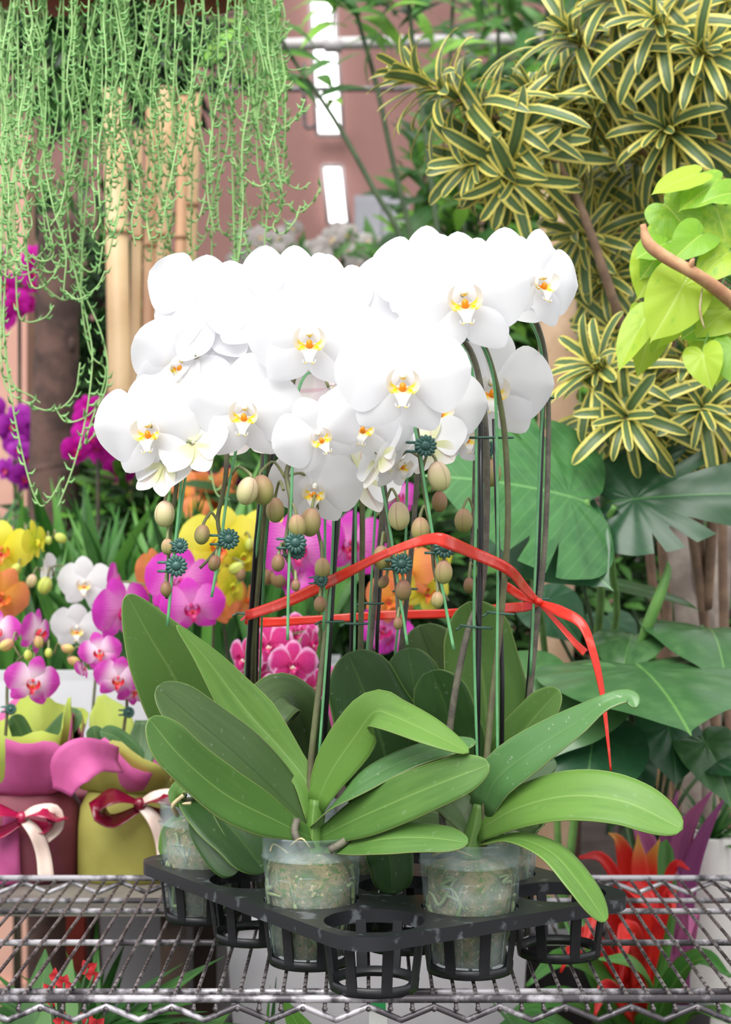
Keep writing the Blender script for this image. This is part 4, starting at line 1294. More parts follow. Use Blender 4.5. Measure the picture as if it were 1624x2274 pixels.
# white box planter with strap leaves
M_wbox = plain('white_box_paint', (232, 234, 238), .5, (218, 220, 226), 3)
bx = thing('white_planter', (-.5, 3.7, 0), 'white rectangular planter filled with strappy green leaves', 'planter')
ztop = P(0, 1490, 3.55).z
m = MB(); x0, x1, y0, y1 = -1.15, -.06, 3.55, 3.95
rows = []
for z, s_ in ((ztop - .30, .03), (ztop - .02, .0), (ztop, -.004), (ztop, .02), (ztop - .05, .024)):
    rows.append([(x0 + s_, y0 + s_, z), (x1 - s_, y0 + s_, z), (x1 - s_, y1 - s_, z), (x0 + s_, y1 - s_, z)])
bi = m.grid(rows, True); m.face(bi + 16, bi + 17, bi + 18, bi + 19); m.face(bi + 3, bi + 2, bi + 1, bi)
m.build('planter_box', M_wbox, bx, False)
for x in (x0 + .08, x1 - .08):
    m = MB(); m.box((x, 3.75, (ztop - .30) / 2), (.06, .34, ztop - .30)); m.build('trestle', M_dkwood, bx, False)
tb = thing('white_tub', (-.385, 3.45, 0), 'white rounded tub standing on the floor behind the grey bench', 'tub')
c_ = V((-.385, 3.45, 0)); zz = CZ - .70
m = MB(); m.lathe([(.10, 0), (.125, zz * .5), (.14, zz - .02), (.148, zz - .02), (.148, zz), (.138, zz), (.13, zz - .04), (.002, zz - .05)], c_, 40, mod=lambda a, t: 1, caps=(True, False)); m.build('tub_body', M_trough, tb)
m = MB(); m.tube([(c_.x + math.cos(q * math.pi / 16) * .146, c_.y + math.sin(q * math.pi / 16) * .146, zz) for q in range(33)], .007, 8); m.build('tub_rim', M_trough, tb)
M_strap = leafmat('strap_leaf', (92, 150, 60), (58, 116, 44), rib=(120, 170, 80), trans=.25, rnd=.5)
M_strapd = leafmat('strap_leaf_dark', (66, 116, 50), (44, 88, 38), rib=(90, 140, 64), trans=.22, rnd=.5)
def strap_mesh(name, mat, L=1.0, w_=.05, bend=.4, sd=0):
    m = MB()
    m.surf([V((0, 0, 0)), V((0, .33 * L, .0)), V((0, .66 * L, -bend * .25)), V((0, L, -bend * .8))], [w_ * .5, w_, w_ * .95, w_ * .7, .002], V((0, 0, 1)), n=9, nu=2, fold=.25)
    return m.mesh(name, mat)
STR = [strap_mesh('strap', mt, 1, wd, bn) for mt in (M_strap, M_strapd) for wd, bn in ((.065, .15), (.075, .4), (.06, .7))]
rr = random.Random(11)
for k in range(300):
    x = rr.uniform(-1.12, -.1); y = rr.uniform(3.62, 3.9)
    L = rr.uniform(.26, .46)
    d = V((rr.uniform(-.45, .45), rr.uniform(-.4, .3), 1)).normalized()
    nn = V((rr.uniform(-.6, .6), -1, rr.uniform(-.2, .4)))
    if rr.random() < .3:
        nn = -nn
    M = frame((x, y, ztop - .05), d, nn) @ Matrix.Scale(L, 4)
    obj('strap_leaf', rr.choice(STR), bx, M)

# ------------------------------------------------------------------ broad leaves (heart, monstera) as fan meshes
def outline(half, n=36):
    pts = crom([V((x, y, 0)) for x, y in half], n)
    return pts + [V((-p.x, p.y, 0)) for p in reversed(pts[1:-1])]
HEART = [(0, -.03), (.10, -.15), (.26, -.20), (.42, -.11), (.50, .10), (.50, .32), (.43, .55), (.29, .76), (.11, .92), (.02, 1.0), (0, 1.06)]
ROUND = [(0, -.02), (.12, -.12), (.32, -.14), (.50, .02), (.56, .28), (.50, .56), (.33, .82), (.12, .97), (0, 1.0)]
def fan_mesh(name, mat, out, bend=.25, fold=.12, rings=6, c=(0, .12), wav=.008, seed=1):
    rr = random.Random(seed)
    m = MB()
    cx, cy = c
    xs = max(abs(p.x) for p in out) * 2
    ph = rr.uniform(0, 6)
    def put(x, y, q):
        z = -bend * (max(y, -.2)) ** 2 + fold * abs(x) - .25 * x * x + wav * q * math.sin(11 * math.atan2(y - cy, x) + ph)
        return m.vert((x, y, z), (x / xs + .5, y))
    ci = put(cx, cy, 0)
    n = len(out)
    prev = None
    for k in range(1, rings + 1):
        q = k / rings
        ids = [put(cx + (p.x - cx) * q, cy + (p.y - cy) * q, q) for p in out]
        for i in range(n):
            j = (i + 1) % n
            if prev is None:
                m.face(ci, ids[j], ids[i])
            else:
                m.face(prev[i], prev[j], ids[j], ids[i])
        prev = ids
    return m.mesh(name, mat)
def monstera_outline(slits=((.5, .40), (.85, .44), (1.2, .36))):
    """heart with deep cuts, star-shaped about (0,.12)"""
    base = outline(HEART, 90)
    out = []
    for p in base:
        d = V((p.x, p.y - .12, 0))
        a = math.atan2(abs(d.x), d.y)       # 0 at the tip
        k = 1.0
        for s, dep in slits:
            w_ = .055
            x = abs(a - s)
            if x < w_:
                k = min(k, 1 - dep * (1 - (x / w_) ** 2))
        out.append(V((d.x * k, .12 + d.y * k, 0)))
    return out
M_mon = leafmat('monstera_leaf', (72, 124, 70), (54, 104, 58), rib=(112, 164, 98), rough=.30, trans=.06, spec=.55, vein=.18, ribw=.012, scale=3)
M_mond = leafmat('monstera_leaf_dark', (48, 96, 58), (38, 80, 50), rib=(84, 136, 76), rough=.3, trans=.08, spec=.5, vein=.08, ribw=.012, scale=3)
M_phil = leafmat('philodendron_leaf', (82, 124, 74), (62, 104, 60), rib=(106, 154, 80), rough=.28, trans=.10, spec=.55, vein=.06, ribw=.010, scale=3)
M_poth = leafmat('neon_leaf', (182, 212, 70), (140, 190, 64), rib=(204, 224, 116), rough=.35, trans=.35, spec=.4, vein=.15, ribw=.02, scale=3, rnd=.7)
M_petiole = plain('petiole', (116, 164, 84), .45, (96, 142, 70), 20)
M_petdark = plain('petiole_dark', (70, 100, 56), .5, (56, 82, 48), 20)
H_PHIL = [fan_mesh('heart_leaf', M_phil, outline(HEART), .2, .10, seed=1), fan_mesh('heart_leaf', M_phil, outline(HEART), .45, .18, seed=2)]
H_DARK = [fan_mesh('heart_leaf', M_mond, outline(HEART), .3, .10, seed=3), fan_mesh('round_leaf', M_mond, outline(ROUND), .25, .08, seed=4)]
H_MON = [fan_mesh('monstera_leaf', M_mon, monstera_outline(((.8, .34), (1.25, .42))), .22, .06, rings=8, seed=5), fan_mesh('monstera_leaf', M_mond, monstera_outline(), .15, .08, rings=8, seed=6)]
H_POTH = [fan_mesh('neon_leaf', M_poth, outline(HEART), b_, f_, rings=5, seed=7 + k) for k, (b_, f_) in enumerate(((.2, .12), (.5, .25), (.35, .4)))]

def fleaf(parent, me, att, tip, nrm, width=1.0, name='leaf', lenk=1.0):
    a, t = P(*att), P(*tip)
    d = t - a
    M = frame(a, d, V(nrm)) @ Matrix.Diagonal((d.length * width, d.length * lenk, d.length * min(width, 1), 1))
    return obj(name, me, parent, M, solid=0)
def petiole(parent, pts, r=(.005, .004), mat=None):
    m = MB(); m.tube([P(*q) for q in pts], list(r), 8, n=16)
    m.build('petiole', mat or M_petiole, parent)

# --- monstera
ph_base = (1400, 2150, 3.05)
M_potdk = plain('grey_pot', (120, 120, 124), .6, (96, 96, 100), 10)
def simple_pot(parent, px, Y, ztop_, z0, r, mat):
    c = P(px, 1137, Y); H = ztop_ - z0
    m = MB(); m.lathe([(r * .72, 0), (r * .98, H * .88), (r * 1.06, H * .88), (r * 1.06, H), (r * .95, H), (r * .9, H * .9), (.002, H * .88)], (c.x, c.y, z0), 32, caps=(True, False))
    m.build('pot', mat, parent)
mo = thing('monstera', V((.375, 3.36, ZL)), 'monstera with glossy split leaves on pale green stalks behind the right stakes', 'plant')
simple_pot(mo, 1247, 3.36, ZL + .2, ZL, .08, M_potdk)
MB0 = (1247, 1137 + .80 * F / 3.36, 3.36)
fleaf(mo, H_MON[0], (1300, 1112, 2.78), (1000, 1020, 2.66), (.15, -.85, .5), 1.12)
fleaf(mo, H_MON[1], (1372, 1112, 2.84), (1700, 1075, 2.74), (-.1, -.85, .5), .84)
fleaf(mo, H_DARK[0], (1165, 1140, 2.86), (1322, 1248, 2.70), (-.35, -.7, .6), .92)
petiole(mo, [(1302, 1110, 2.78), (1318, 1200, 2.82), (1335, 1330, 2.94), (1302, 1600, 3.27), MB0], (.0055, .007, .008))
petiole(mo, [(1366, 1124, 2.82), (1352, 1160, 2.84), (1360, 1260, 2.92), (1366, 1400, 3.06), (1295, 1700, 3.3), MB0], (.005, .006, .007))
petiole(mo, [(1165, 1142, 2.86), (1178, 1250, 2.9), (1205, 1400, 3.06), (1232, 1700, 3.32), MB0], (.004, .006, .007))
# --- philodendron
ph = thing('philodendron', V((.525, 3.28, ZL)), 'philodendron with wide heart-shaped leaves and one rolled new leaf', 'plant')
PB = (1436, 1137 + .80 * F / 3.28, 3.28)
simple_pot(ph, 1436, 3.28, ZL + .2, ZL, .066, M_potdk)
fleaf(ph, H_PHIL[0], (1418, 1478, 2.76), (1532, 1556, 2.55), (.05, -.34, .93), 1.62)
fleaf(ph, H_PHIL[1], (1575, 1395, 2.88), (1625, 1420, 2.72), (.1, -.4, .9), 1.5)
fleaf(ph, H_PHIL[0], (1263, 1490, 2.74), (1208, 1655, 2.62), (-.1, -.75, .65), 1.35)
fleaf(ph, H_DARK[1], (1320, 1600, 2.72), (1310, 1740, 2.6), (.1, -.75, .6), 1.1)
fleaf(ph, H_DARK[0], (1350, 1370, 3.34), (1390, 1440, 3.28), (.1, -.5, .85), 1.2)
fleaf(ph, H_PHIL[1], (1405, 1410, 2.86), (1380, 1450, 2.78), (-.2, -.6, .8), 1.4)
fleaf(ph, H_PHIL[0], (1290, 1282, 3.14), (1550, 1320, 3.02), (.05, -.12, 1), .55)
fleaf(ph, H_DARK[0], (1200, 1330, 3.28), (1290, 1400, 3.22), (.2, -.8, .5), 1.2)
fleaf(ph, H_DARK[0], (1480, 1600, 2.82), (1520, 1720, 2.76), (.3, -.7, .6), 1.2)
fleaf(ph, H_PHIL[1], (1560, 1640, 2.82), (1640, 1740, 2.74), (.2, -.7, .6), 1.1)
fleaf(ph, H_DARK[0], (1575, 1690, 2.8), (1660, 1700, 2.75), (.1, -.6, .8), .9)
fleaf(ph, H_DARK[1], (1390, 1660, 2.9), (1360, 1800, 2.84), (.3, -.7, .6), 1.0)
for q in ([(1420, 1480, 2.76), (1412, 1560, 2.8), (1420, 1700, 2.9), PB], [(1560, 1388, 2.86), (1530, 1560, 2.9), (1480, 1750, 2.96), PB], [(1263, 1492, 2.74), (1300, 1600, 2.85), (1400, 1800, 2.95), PB],
          [(1320, 1602, 2.72), (1370, 1640, 2.8), (1430, 1780, 2.92), PB], [(1352, 1372, 3.34), (1400, 1600, 3.32), PB], [(1406, 1412, 2.86), (1400, 1600, 2.9), PB], [(1292, 1284, 3.14), (1340, 1500, 3.18), PB], [(1202, 1332, 3.28), (1330, 1600, 3.38), PB], [(1482, 1602, 2.82), (1470, 1720, 2.9), PB], [(1562, 1642, 2.82), (1510, 1740, 2.9), PB], [(1577, 1692, 2.8), (1500, 1800, 2.9), PB], [(1392, 1662, 2.9), (1420, 1760, 2.95), PB]):
    q = [x if x[1] < 1640 or x is PB else (x[0], x[1], 3.17) for x in q]
    petiole(ph, q[:-1] + [(1436 + (q[-2][0] - 1436) * .12, 1137 + .70 * F / 3.27, 3.27), PB], (.0035, .0045, .006), M_petdark)
m = MB(); m.tube([P(1415, 1440, 2.84), P(1440, 1385, 2.83), P(1466, 1320, 2.82), P(1482, 1275, 2.82), P(1484, 1255, 2.82), P(1480, 1246, 2.82)], [.003, .009, .0095, .008, .006, .003, .001], 10, n=20)
m.build('rolled_leaf', M_petiole, ph)

# --- neon pothos with its bare branch
po = thing('neon_pothos', P(1560, 1000, 2.5), 'lime-yellow heart-leaved pothos tumbling beside a bare tan branch', 'plant')
NE = [((1550, 385), (1452, 418), (.1, -.6, .7), .5, 0), ((1600, 400), (1512, 452), (-.1, -.7, .6), .62, 0), ((1478, 455), (1555, 530), (-.3, -.8, .4), .8, 1), ((1590, 460), (1624, 545), (.2, -.8, .4), .9, 0), ((1500, 520), (1440, 590), (0, -.9, .2), .8, 1),
      ((1470, 560), (1425, 652), (.1, -.95, .2), .78, 0), ((1525, 620), (1456, 745), (.1, -.95, .2), .72, 0), ((1440, 700), (1370, 805), (-.5, -.8, .2), .45, 2), ((1440, 700), (1448, 812), (.4, -.85, .1), .72, 1), ((1600, 640), (1562, 672), (.2, -.8, .5), .9, 0), ((1590, 720), (1600, 842), (.1, -.9, .2), .8, 0),
      ((1560, 780), (1575, 850), (-.3, -.9, .2), .8, 2), ((1620, 690), (1560, 720), (.1, -.8, .5), .9, 1), ((1620, 560), (1560, 600), (.1, -.8, .5), .8, 1), ((1590, 700), (1530, 740), (.2, -.9, .2), .8, 2), ((1480, 540), (1420, 560), (.1, -.7, .6), .8, 0), ((1640, 430), (1585, 420), (0, -.8, .5), .8, 1), ((1630, 760), (1640, 850), (-.2, -.9, .2), .8, 0),
      ((1560, 520), (1500, 560), (0, -.8, .4), .8, 2), ((1500, 680), (1470, 760), (.2, -.8, .3), .7, 2)]
rr = random.Random(5)
cen = P(1640, 640, 2.62)
for a, tp, nn, wd, k in NE:
    Y = rr.uniform(2.44, 2.54)
    fleaf(po, H_POTH[k], (*a, Y + .03), (*tp, Y), nn, wd * 1.25)
    q = P(*a, Y + .03)
    m = MB(); m.tube([q, q.lerp(cen, .4) + V((0, 0, .02)), cen], [.0012, .002], 6, n=8); m.build('vine', M_petiole, po)
for k in range(7):
    x, y = rr.uniform(1480, 1624), rr.uniform(560, 640)
    m = MB(); m.tube([P(x, y, 2.5), P(x + rr.uniform(-40, 40), y + rr.uniform(10, 50), 2.5), P(x + rr.uniform(20, 60), y + rr.uniform(20, 70), 2.52), cen], [.0012, .0014], 6, n=10); m.build('vine', M_petiole, po)
m = MB(); m.tube([P(1428, 498, 2.44), P(1440, 540, 2.44), P(1480, 572, 2.44), P(1540, 606, 2.44), P(1590, 640, 2.46), P(1660, 700, 2.5), P(1740, 800, 2.55)], [.004, .0085, .009, .009, .010, .011, .011], 10, n=24)
m.tube([P(1530, 602, 2.44), P(1538, 580, 2.43), P(1542, 576, 2.43)], [.006, .002], 6, n=4)
m.build('bare_branch', plain('bare_branch_bark', (206, 164, 122), .7, (182, 130, 96), 30), po)
m = MB(); m.tube([P(1560, 640, 2.46), P(1555, 690, 2.46), P(1565, 730, 2.46)], [.001, .002, .001], 5, n=8); m.build('dry_leaf', M_rootdry, po)
m = MB(); m.tube([P(1650, 700, 2.52), P(1720, 1100, 2.6), P(1760, 1700, 2.7), V((.66, 2.7, 0))], [.012, .014, .016], 8, n=16); m.build('stem', M_petdark, po)

# ------------------------------------------------------------------ bromeliads
M_bromr = plain('bromeliad_red', (236, 52, 44), .4, (214, 34, 40), 14, trans=.2)
def tipmat():
    t = NT('bromeliad_orange_tip')
    u, v = t.uv()
    col = t.mix(t.step(v, .62, .95), lin((232, 52, 42)), lin((236, 176, 84)))
    return t.done(col, .4, .2)
M_bromo = tipmat()
M_bromp = leafmat('bromeliad_purple', (190, 102, 150), (158, 80, 138), rib=(170, 90, 140), trans=.2)
M_bromg = leafmat('bromeliad_green', (90, 150, 66), (60, 116, 48), rib=(120, 170, 90), trans=.2, rough=.35)
def bleaf(parent, pts, wid, mat, nh=(0, -.9, .4), name='bract', fold=.3):
    Ym = sum(q[2] for q in pts) / len(pts)
    m = MB(); m.surf([P(*q) for q in pts], [x / F * Ym * (.74 if name == 'bract' else .9) for x in wid], V(nh), n=14, nu=6, fold=fold)
    m.build(name, mat, parent, solid=.001)
BY = 2.95
br = thing('red_bromeliad', V((P(1410, 0, BY).x, BY, ZL)), 'scarlet bromeliad with orange-tipped bracts behind the wire shelf', 'bromeliad')
bz = P(1410, 2330, BY)
for pts, wd, mt in (([(1415, 2250, BY), (1410, 2050, BY - .02), (1395, 1930, BY - .03), (1375, 1868, BY - .04), (1352, 1850, BY - .05)], [70, 74, 66, 36, 4], M_bromo), ([(1420, 2250, BY), (1425, 2050, BY - .04), (1420, 1920, BY - .05), (1417, 1852, BY - .05)], [60, 64, 50, 4], M_bromo), ([(1425, 2250, BY), (1435, 2050, BY - .02), (1440, 1930, BY - .03), (1465, 1865, BY - .05)], [60, 64, 54, 4], M_bromo),
        ([(1410, 2120, BY), (1390, 2000, BY - .05), (1340, 1908, BY - .09), (1286, 1904, BY - .12)], [50, 40, 36, 10], M_bromr), ([(1430, 2120, BY), (1470, 1990, BY - .03), (1500, 1920, BY - .05), (1532, 1932, BY - .07)], [40, 32, 28, 6], M_bromr), ([(1410, 2180, BY), (1360, 2040, BY - .08), (1330, 2010, BY - .12), (1290, 2120, BY - .16)], [60, 60, 54, 6], M_bromr), ([(1420, 2150, BY), (1400, 2000, BY - .1), (1395, 1960, BY - .14), (1440, 2000, BY - .18), (1470, 2060, BY - .18)], [60, 60, 60, 50, 6], M_bromr),
        ([(1400, 2200, BY), (1330, 2100, BY - .08), (1285, 2080, BY - .12), (1245, 2160, BY - .14)], [50, 50, 44, 6], M_bromr), ([(1430, 2200, BY), (1470, 2040, BY - .06), (1490, 1980, BY - .08), (1500, 2040, BY - .1)], [40, 36, 30, 6], M_bromr), ([(1420, 2200, BY), (1410, 2090, BY - .12), (1390, 2070, BY - .16), (1380, 2180, BY - .2)], [60, 60, 54, 6], M_bromr), ([(1410, 2260, BY), (1360, 2200, BY - .1), (1340, 2200, BY - .12), (1320, 2260, BY - .14)], [50, 50, 40, 6], M_bromr)):
    bleaf(br, pts, wd, mt)
for pts, wd in (([(1420, 2300, BY), (1470, 2050, BY), (1475, 1900, BY + .02), (1481, 1865, BY + .03)], [70, 64, 50, 6]), ([(1400, 2330, BY), (1320, 2150, BY), (1270, 2040, BY + .05), (1215, 1990, BY + .1)], [60, 60, 50, 6]), ([(1430, 2330, BY), (1500, 2180, BY - .1), (1560, 2130, BY - .15), (1624, 2170, BY - .2)], [60, 64, 56, 10]), ([(1400, 2340, BY), (1300, 2240, BY - .1), (1220, 2220, BY - .15), (1120, 2260, BY - .2)], [60, 66, 60, 10]), ([(1400, 2360, BY), (1340, 2180, BY - .05), (1250, 2130, BY - .1), (1170, 2190, BY - .14)], [60, 62, 56, 8]), ([(1430, 2340, BY), (1440, 2200, BY - .12), (1400, 2140, BY - .2), (1330, 2130, BY - .24)], [56, 56, 46, 8]), ([(1440, 2340, BY), (1540, 2260, BY - .1), (1600, 2250, BY - .2), (1680, 2300, BY - .2)], [60, 60, 50, 8]), ([(1380, 2360, BY), (1260, 2290, BY - .2), (1180, 2260, BY - .25), (1090, 2290, BY - .3)], [60, 60, 50, 8])):
    bleaf(br, pts, wd, M_bromg, (0, -.7, .7), 'leaf')
simple_pot(br, 1410, BY, bz.z - .02, ZL, .07, M_potdk)
bp = thing('purple_bromeliad', V((P(1515, 0, 3.05).x, 3.05, ZL)), 'purple bromeliad with pointed upright bracts beside the white vase pot', 'bromeliad')
for pts, wd in (([(1505, 2200, 3.05), (1500, 2000, 3.03), (1520, 1850, 3.02), (1585, 1752, 3.01)], [60, 80, 60, 4]), ([(1510, 2200, 3.05), (1525, 1980, 3.02), (1560, 1860, 3.0), (1614, 1765, 3.0)], [50, 56, 40, 4]), ([(1500, 2200, 3.05), (1490, 1980, 3.05), (1485, 1850, 3.06), (1506, 1755, 3.07)], [60, 70, 50, 4]), ([(1495, 2200, 3.05), (1470, 2000, 3.03), (1430, 1860, 3.02), (1395, 1810, 3.02)], [60, 80, 60, 4]), ([(1500, 2220, 3.05), (1520, 2100, 2.98), (1540, 2020, 2.96), (1530, 2090, 2.92)], [60, 60, 40, 6]), ([(1505, 2250, 3.05), (1500, 2100, 2.98), (1490, 1960, 2.97), (1484, 1900, 2.97)], [70, 80, 60, 6])):
    bleaf(bp, pts, wd, M_bromp)
simple_pot(bp, 1515, 3.05, P(0, 2215, 3.05).z, ZL, .052, M_potdk)
vp = thing('white_vase_pot', V((P(1580, 0, 3.15).x, 3.15, ZL)), 'tall tapering white glazed pot holding a spiky dark green plant', 'pot')
c = P(1580, 1137, 3.15)
zt1 = P(0, 1850, 3.15).z
m = MB(); m.lathe([(.028, 0), (.034, .05), (.052, (zt1 - ZL) * .7), (.062, zt1 - ZL - .004), (.058, zt1 - ZL), (.052, zt1 - ZL - .01), (.002, zt1 - ZL - .02)], (c.x, c.y, ZL), 32, caps=(True, False)); m.build('vase', plain('white_glaze', (226, 222, 218), .3, (206, 202, 196), 6), vp)

# ------------------------------------------------------------------ song-of-india dracaenas
def varmat():
    t = NT('variegated_leaf')
    u, v = t.uv()
    du = t.math('ABSOLUTE', t.math('SUBTRACT', u, .5))
    nz = t.noise(14, 3)
    x = t.math('ADD', du, t.math('MULTIPLY', t.math('SUBTRACT', nz, .5), .10))
    x = t.math('ADD', x, t.math('MULTIPLY', t.math('SUBTRACT', t.rand(), .5), .08))
    col = t.mix(t.step(x, .25, .33), lin((90, 116, 74)), lin((226, 214, 112)))
    col = t.mix(t.math('MULTIPLY', t.math('SUBTRACT', 1.0, t.step(du, .02, .05)), .3), col, lin((140, 160, 110)))
    return t.done(col, .38, .2, spec=.45)
M_var = varmat()
M_bark = plain('dracaena_stem', (152, 124, 102), .75, (124, 100, 84), 30)
def vmesh(bend, w_):
    m = MB()
    m.surf([V((0, 0, 0)), V((0, .3, .06)), V((0, .65, .02 - bend * .12)), V((0, .9, -bend * .35)), V((0, 1, -bend * .55))], [w_ * .55, w_ * .85, w_, w_ * 1.0, w_ * .85, w_ * .6], V((0, 0, 1)), n=11, nu=4, fold=.22, rtip=.28)
    return m.mesh('variegated_leaf', M_var)
VM = [vmesh(b_, w_) for b_, w_ in ((.3, .19), (.8, .2), (1.3, .2), (1.7, .19))]
def rosette(parent, px, py, Y, ax, n, rlen, rr):
    """px,py = where the leafy shoot starts; ax = (dx,dy px, dY m) to its tip"""
    a = P(px, py, Y); b_ = P(px + ax[0], py + ax[1], Y + ax[2])
    d = (b_ - a).normalized()
    s = d.orthogonal().normalized(); u = d.cross(s)
    n = int(n * 1.12)
    for k in range(n):
        t_ = (k + .5) / n
        me = VM[min(3, int(lerp(3.2, 0, t_) + rr.uniform(0, .9)))]
        L0 = rlen * 1.14 * rr.uniform(.8, 1.15) * (1 if t_ < .85 else .75)
        def gen(i):
            th = k * 2.39996 + rr.uniform(-.1, .1) * min(i, 30)
            out = s * math.cos(th) + u * math.sin(th)
            el = R(lerp(95, 18, t_ ** 1.3) + rr.uniform(-12, 12) * (1 + i * .07))
            dr = (d * math.cos(el) + out * math.sin(el) + V((0, 0, -.12))).normalized()
            return frame(a.lerp(b_, t_), dr, d * 1.0 + V((0, 0, .3))) @ Matrix.Scale(L0 * (1 - .013 * i), 4)
        place('leaf', me, parent, gen, 40)
DRAC = []
def dracaena(label, roses, stems, base, seed):
    o = thing('song_of_india', base, label, 'plant', 'variegated song-of-india plants')
    for q in stems:
        m = MB(); m.tube([P(*x) if len(x) == 3 and abs(x[0]) > 5 else V(x) for x in q], [.006, .009, .010], 9, n=20); m.build('stem', M_bark, o)
    for r_ in roses:
        px, py, Y, ax = r_[:4]
        m = MB(); m.tube([P(px, py, Y), P(px + ax[0], py + ax[1], Y + ax[2])], [.006, .003], 7); m.build('shoot', M_bark, o)
    pm = MB(); pm.lathe([(.055, 0), (.075, .13), (.08, .13), (.08, .15), (.07, .15), (.066, .13), (.002, .13)], base, 24, caps=(True, False)); pm.build('pot', M_potdk, o)
    DRAC.append((o, roses, seed))
    return o
gx = V((.62, 3.45, ZL))
dracaena('variegated yellow-edged dracaena branch leaning out toward the slot window',
    [(1180, 300, 2.95, (-270, -130, -.05), 58, .098), (1150, 320, 2.98, (-90, 40, -.08), 34, .10), (1190, 330, 3.05, (-10, -120, 0), 30, .085), (1230, 330, 3.1, (60, -60, 0), 30, .085), (1110, 330, 2.95, (20, 60, -.06), 26, .10)],
    [[(1180, 300, 2.95), (1260, 400, 3.0), (1340, 600, 3.03), (1450, 1000, 3.2), (1500, 1700, 3.4), (.62, 3.45, ZL + .02)]], gx, 1)
gx2 = V((.80, 3.42, ZL))
dracaena('tall variegated yellow-edged dracaena massed at the top of the shop',
    [(1330, 140, 3.0, (-60, -60, -.04), 34, .092), (1420, 60, 3.0, (-50, -70, -.06), 34, .095), (1500, 120, 2.95, (-40, -70, -.1), 34, .10), (1590, 180, 2.95, (-30, -60, -.1), 36, .10), (1420, 230, 3.05, (-60, -40, -.06), 34, .09), (1540, 320, 3.0, (-60, -30, -.08), 34, .095), (1330, 260, 3.1, (-50, -20, -.05), 30, .085), (1610, 60, 3.0, (0, -60, -.1), 30, .10)],
    [[(1500, 120, 2.98), (1560, 400, 3.1), (1600, 900, 3.3), (1620, 1600, 3.45), (.80, 3.42, ZL + .02)], [(1330, 160, 3.02), (1400, 300, 3.1), (1540, 480, 3.2), (1600, 900, 3.3)], [(1420, 240, 3.06), (1500, 380, 3.1), (1590, 600, 3.25)], [(1590, 190, 2.96), (1600, 400, 3.1), (1600, 800, 3.3)]], gx2, 2)
gx3 = V((.60, 3.75, 0))
dracaena('variegated yellow-edged dracaena behind the lime pothos',
    [(1330, 420, 3.25, (-50, -30, -.05), 32, .088), (1440, 400, 3.2, (-30, -50, -.05), 32, .088), (1350, 540, 3.2, (-60, -10, -.1), 34, .09), (1370, 660, 3.2, (-30, -40, -.06), 32, .085), (1390, 720, 3.2, (-20, 30, -.1), 28, .085), (1480, 640, 3.3, (0, -60, 0), 30, .085), (1540, 460, 3.25, (20, -60, 0), 30, .09)],
    [[(1370, 660, 3.2), (1400, 800, 3.3), (1440, 1200, 3.5), (1480, 1700, 3.7), (.60, 3.75, 0)], [(1340, 430, 3.25), (1400, 600, 3.3), (1420, 900, 3.4)], [(1540, 460, 3.25), (1500, 700, 3.35), (1440, 1200, 3.5)]], gx3, 3)
gx4 = V((.72, 3.25, ZL))
dracaena('low variegated yellow-edged dracaena just above the monstera leaves',
    [(1400, 860, 2.9, (-70, -40, -.06), 34, .095), (1420, 920, 2.9, (-30, 10, -.1), 30, .095), (1520, 850, 2.95, (20, -60, 0), 32, .095), (1560, 930, 2.95, (0, -20, -.12), 30, .09), (1610, 880, 2.95, (20, -40, -.06), 28, .095), (1460, 960, 2.98, (0, 20, -.1), 24, .09)],
    [[(1400, 862, 2.9), (1460, 950, 2.95), (1540, 1200, 3.05), (1600, 1700, 3.2), (.72, 3.25, ZL + .02)], [(1520, 850, 2.95), (1540, 1000, 3.0), (1560, 1300, 3.1)], [(1610, 880, 2.95), (1590, 1050, 3.0), (1570, 1350, 3.1)]], gx4, 4)

for o, roses, seed in DRAC:
    settle()
    rr = random.Random(seed)
    for r_ in roses:
        rosette(o, *r_, rr)
settle()
c = P(1580, 1137, 3.15)
rr = random.Random(3)
for k in range(36):
    place('leaf', STR[3 + k % 3], vp, lambda i: frame((c.x, c.y, zt1 - .02), V((rr.uniform(-1, 1), rr.uniform(-1, .6), rr.uniform(.2, 1.3))).normalized(), V((0, -.5, 1))) @ Matrix.Scale(rr.uniform(.07, .13), 4))

# ------------------------------------------------------------------ hanging string succulents
M_ss = plain('string_succulent_leaf', (164, 214, 138), .5, (136, 196, 118), 12, trans=.15)
M_sst = plain('string_succulent_stem', (184, 222, 150), .5, (160, 206, 128), 20, trans=.1)
M_redpot = plain('red_hanging_pot', (150, 38, 34), .5, (120, 28, 26), 10)
def strand(parent, pts, rr, gap=16):
    pp = [P(*q) for q in pts]
    n = max(10, len(pp) * 7)
    cv = crom(pp, n)
    m = MB(); m.tube(cv, [.0015, .0014, .0011], 5)
    so = m.build('strand', M_sst, parent)
    lm = MB()
    L = 0
    nxt = 0
    for i in range(1, len(cv)):
        seg = cv[i] - cv[i - 1]
        Ls = seg.length
        while nxt <= L + Ls:
            p = cv[i - 1] + seg * ((nxt - L) / Ls)
            th = rr.uniform(0, 6.28)
            out = V((math.cos(th), math.sin(th), rr.uniform(-.1, .4)))
            l_ = rr.uniform(.010, .018)
            a = p; b_ = p + out * l_ * .5 + V((0, 0, -.001)); c_ = p + out * l_ * .9 + V((0, 0, l_ * .45))
            rows = []
            for q, r_ in ((a, .0010), (b_, .0025), (c_, .0004)):
                s = out.cross(V((0, 0, 1))).normalized()
                rows.append([q + s * r_, q + V((0, 0, r_)), q - s * r_, q - V((0, 0, r_))])
            lm.grid(rows, True)
            nxt += gap / F * pts[0][2] * rr.uniform(.6, 1.4)
        L += Ls
    lm.build('strand_leaves', M_ss, so, kind='stuff')
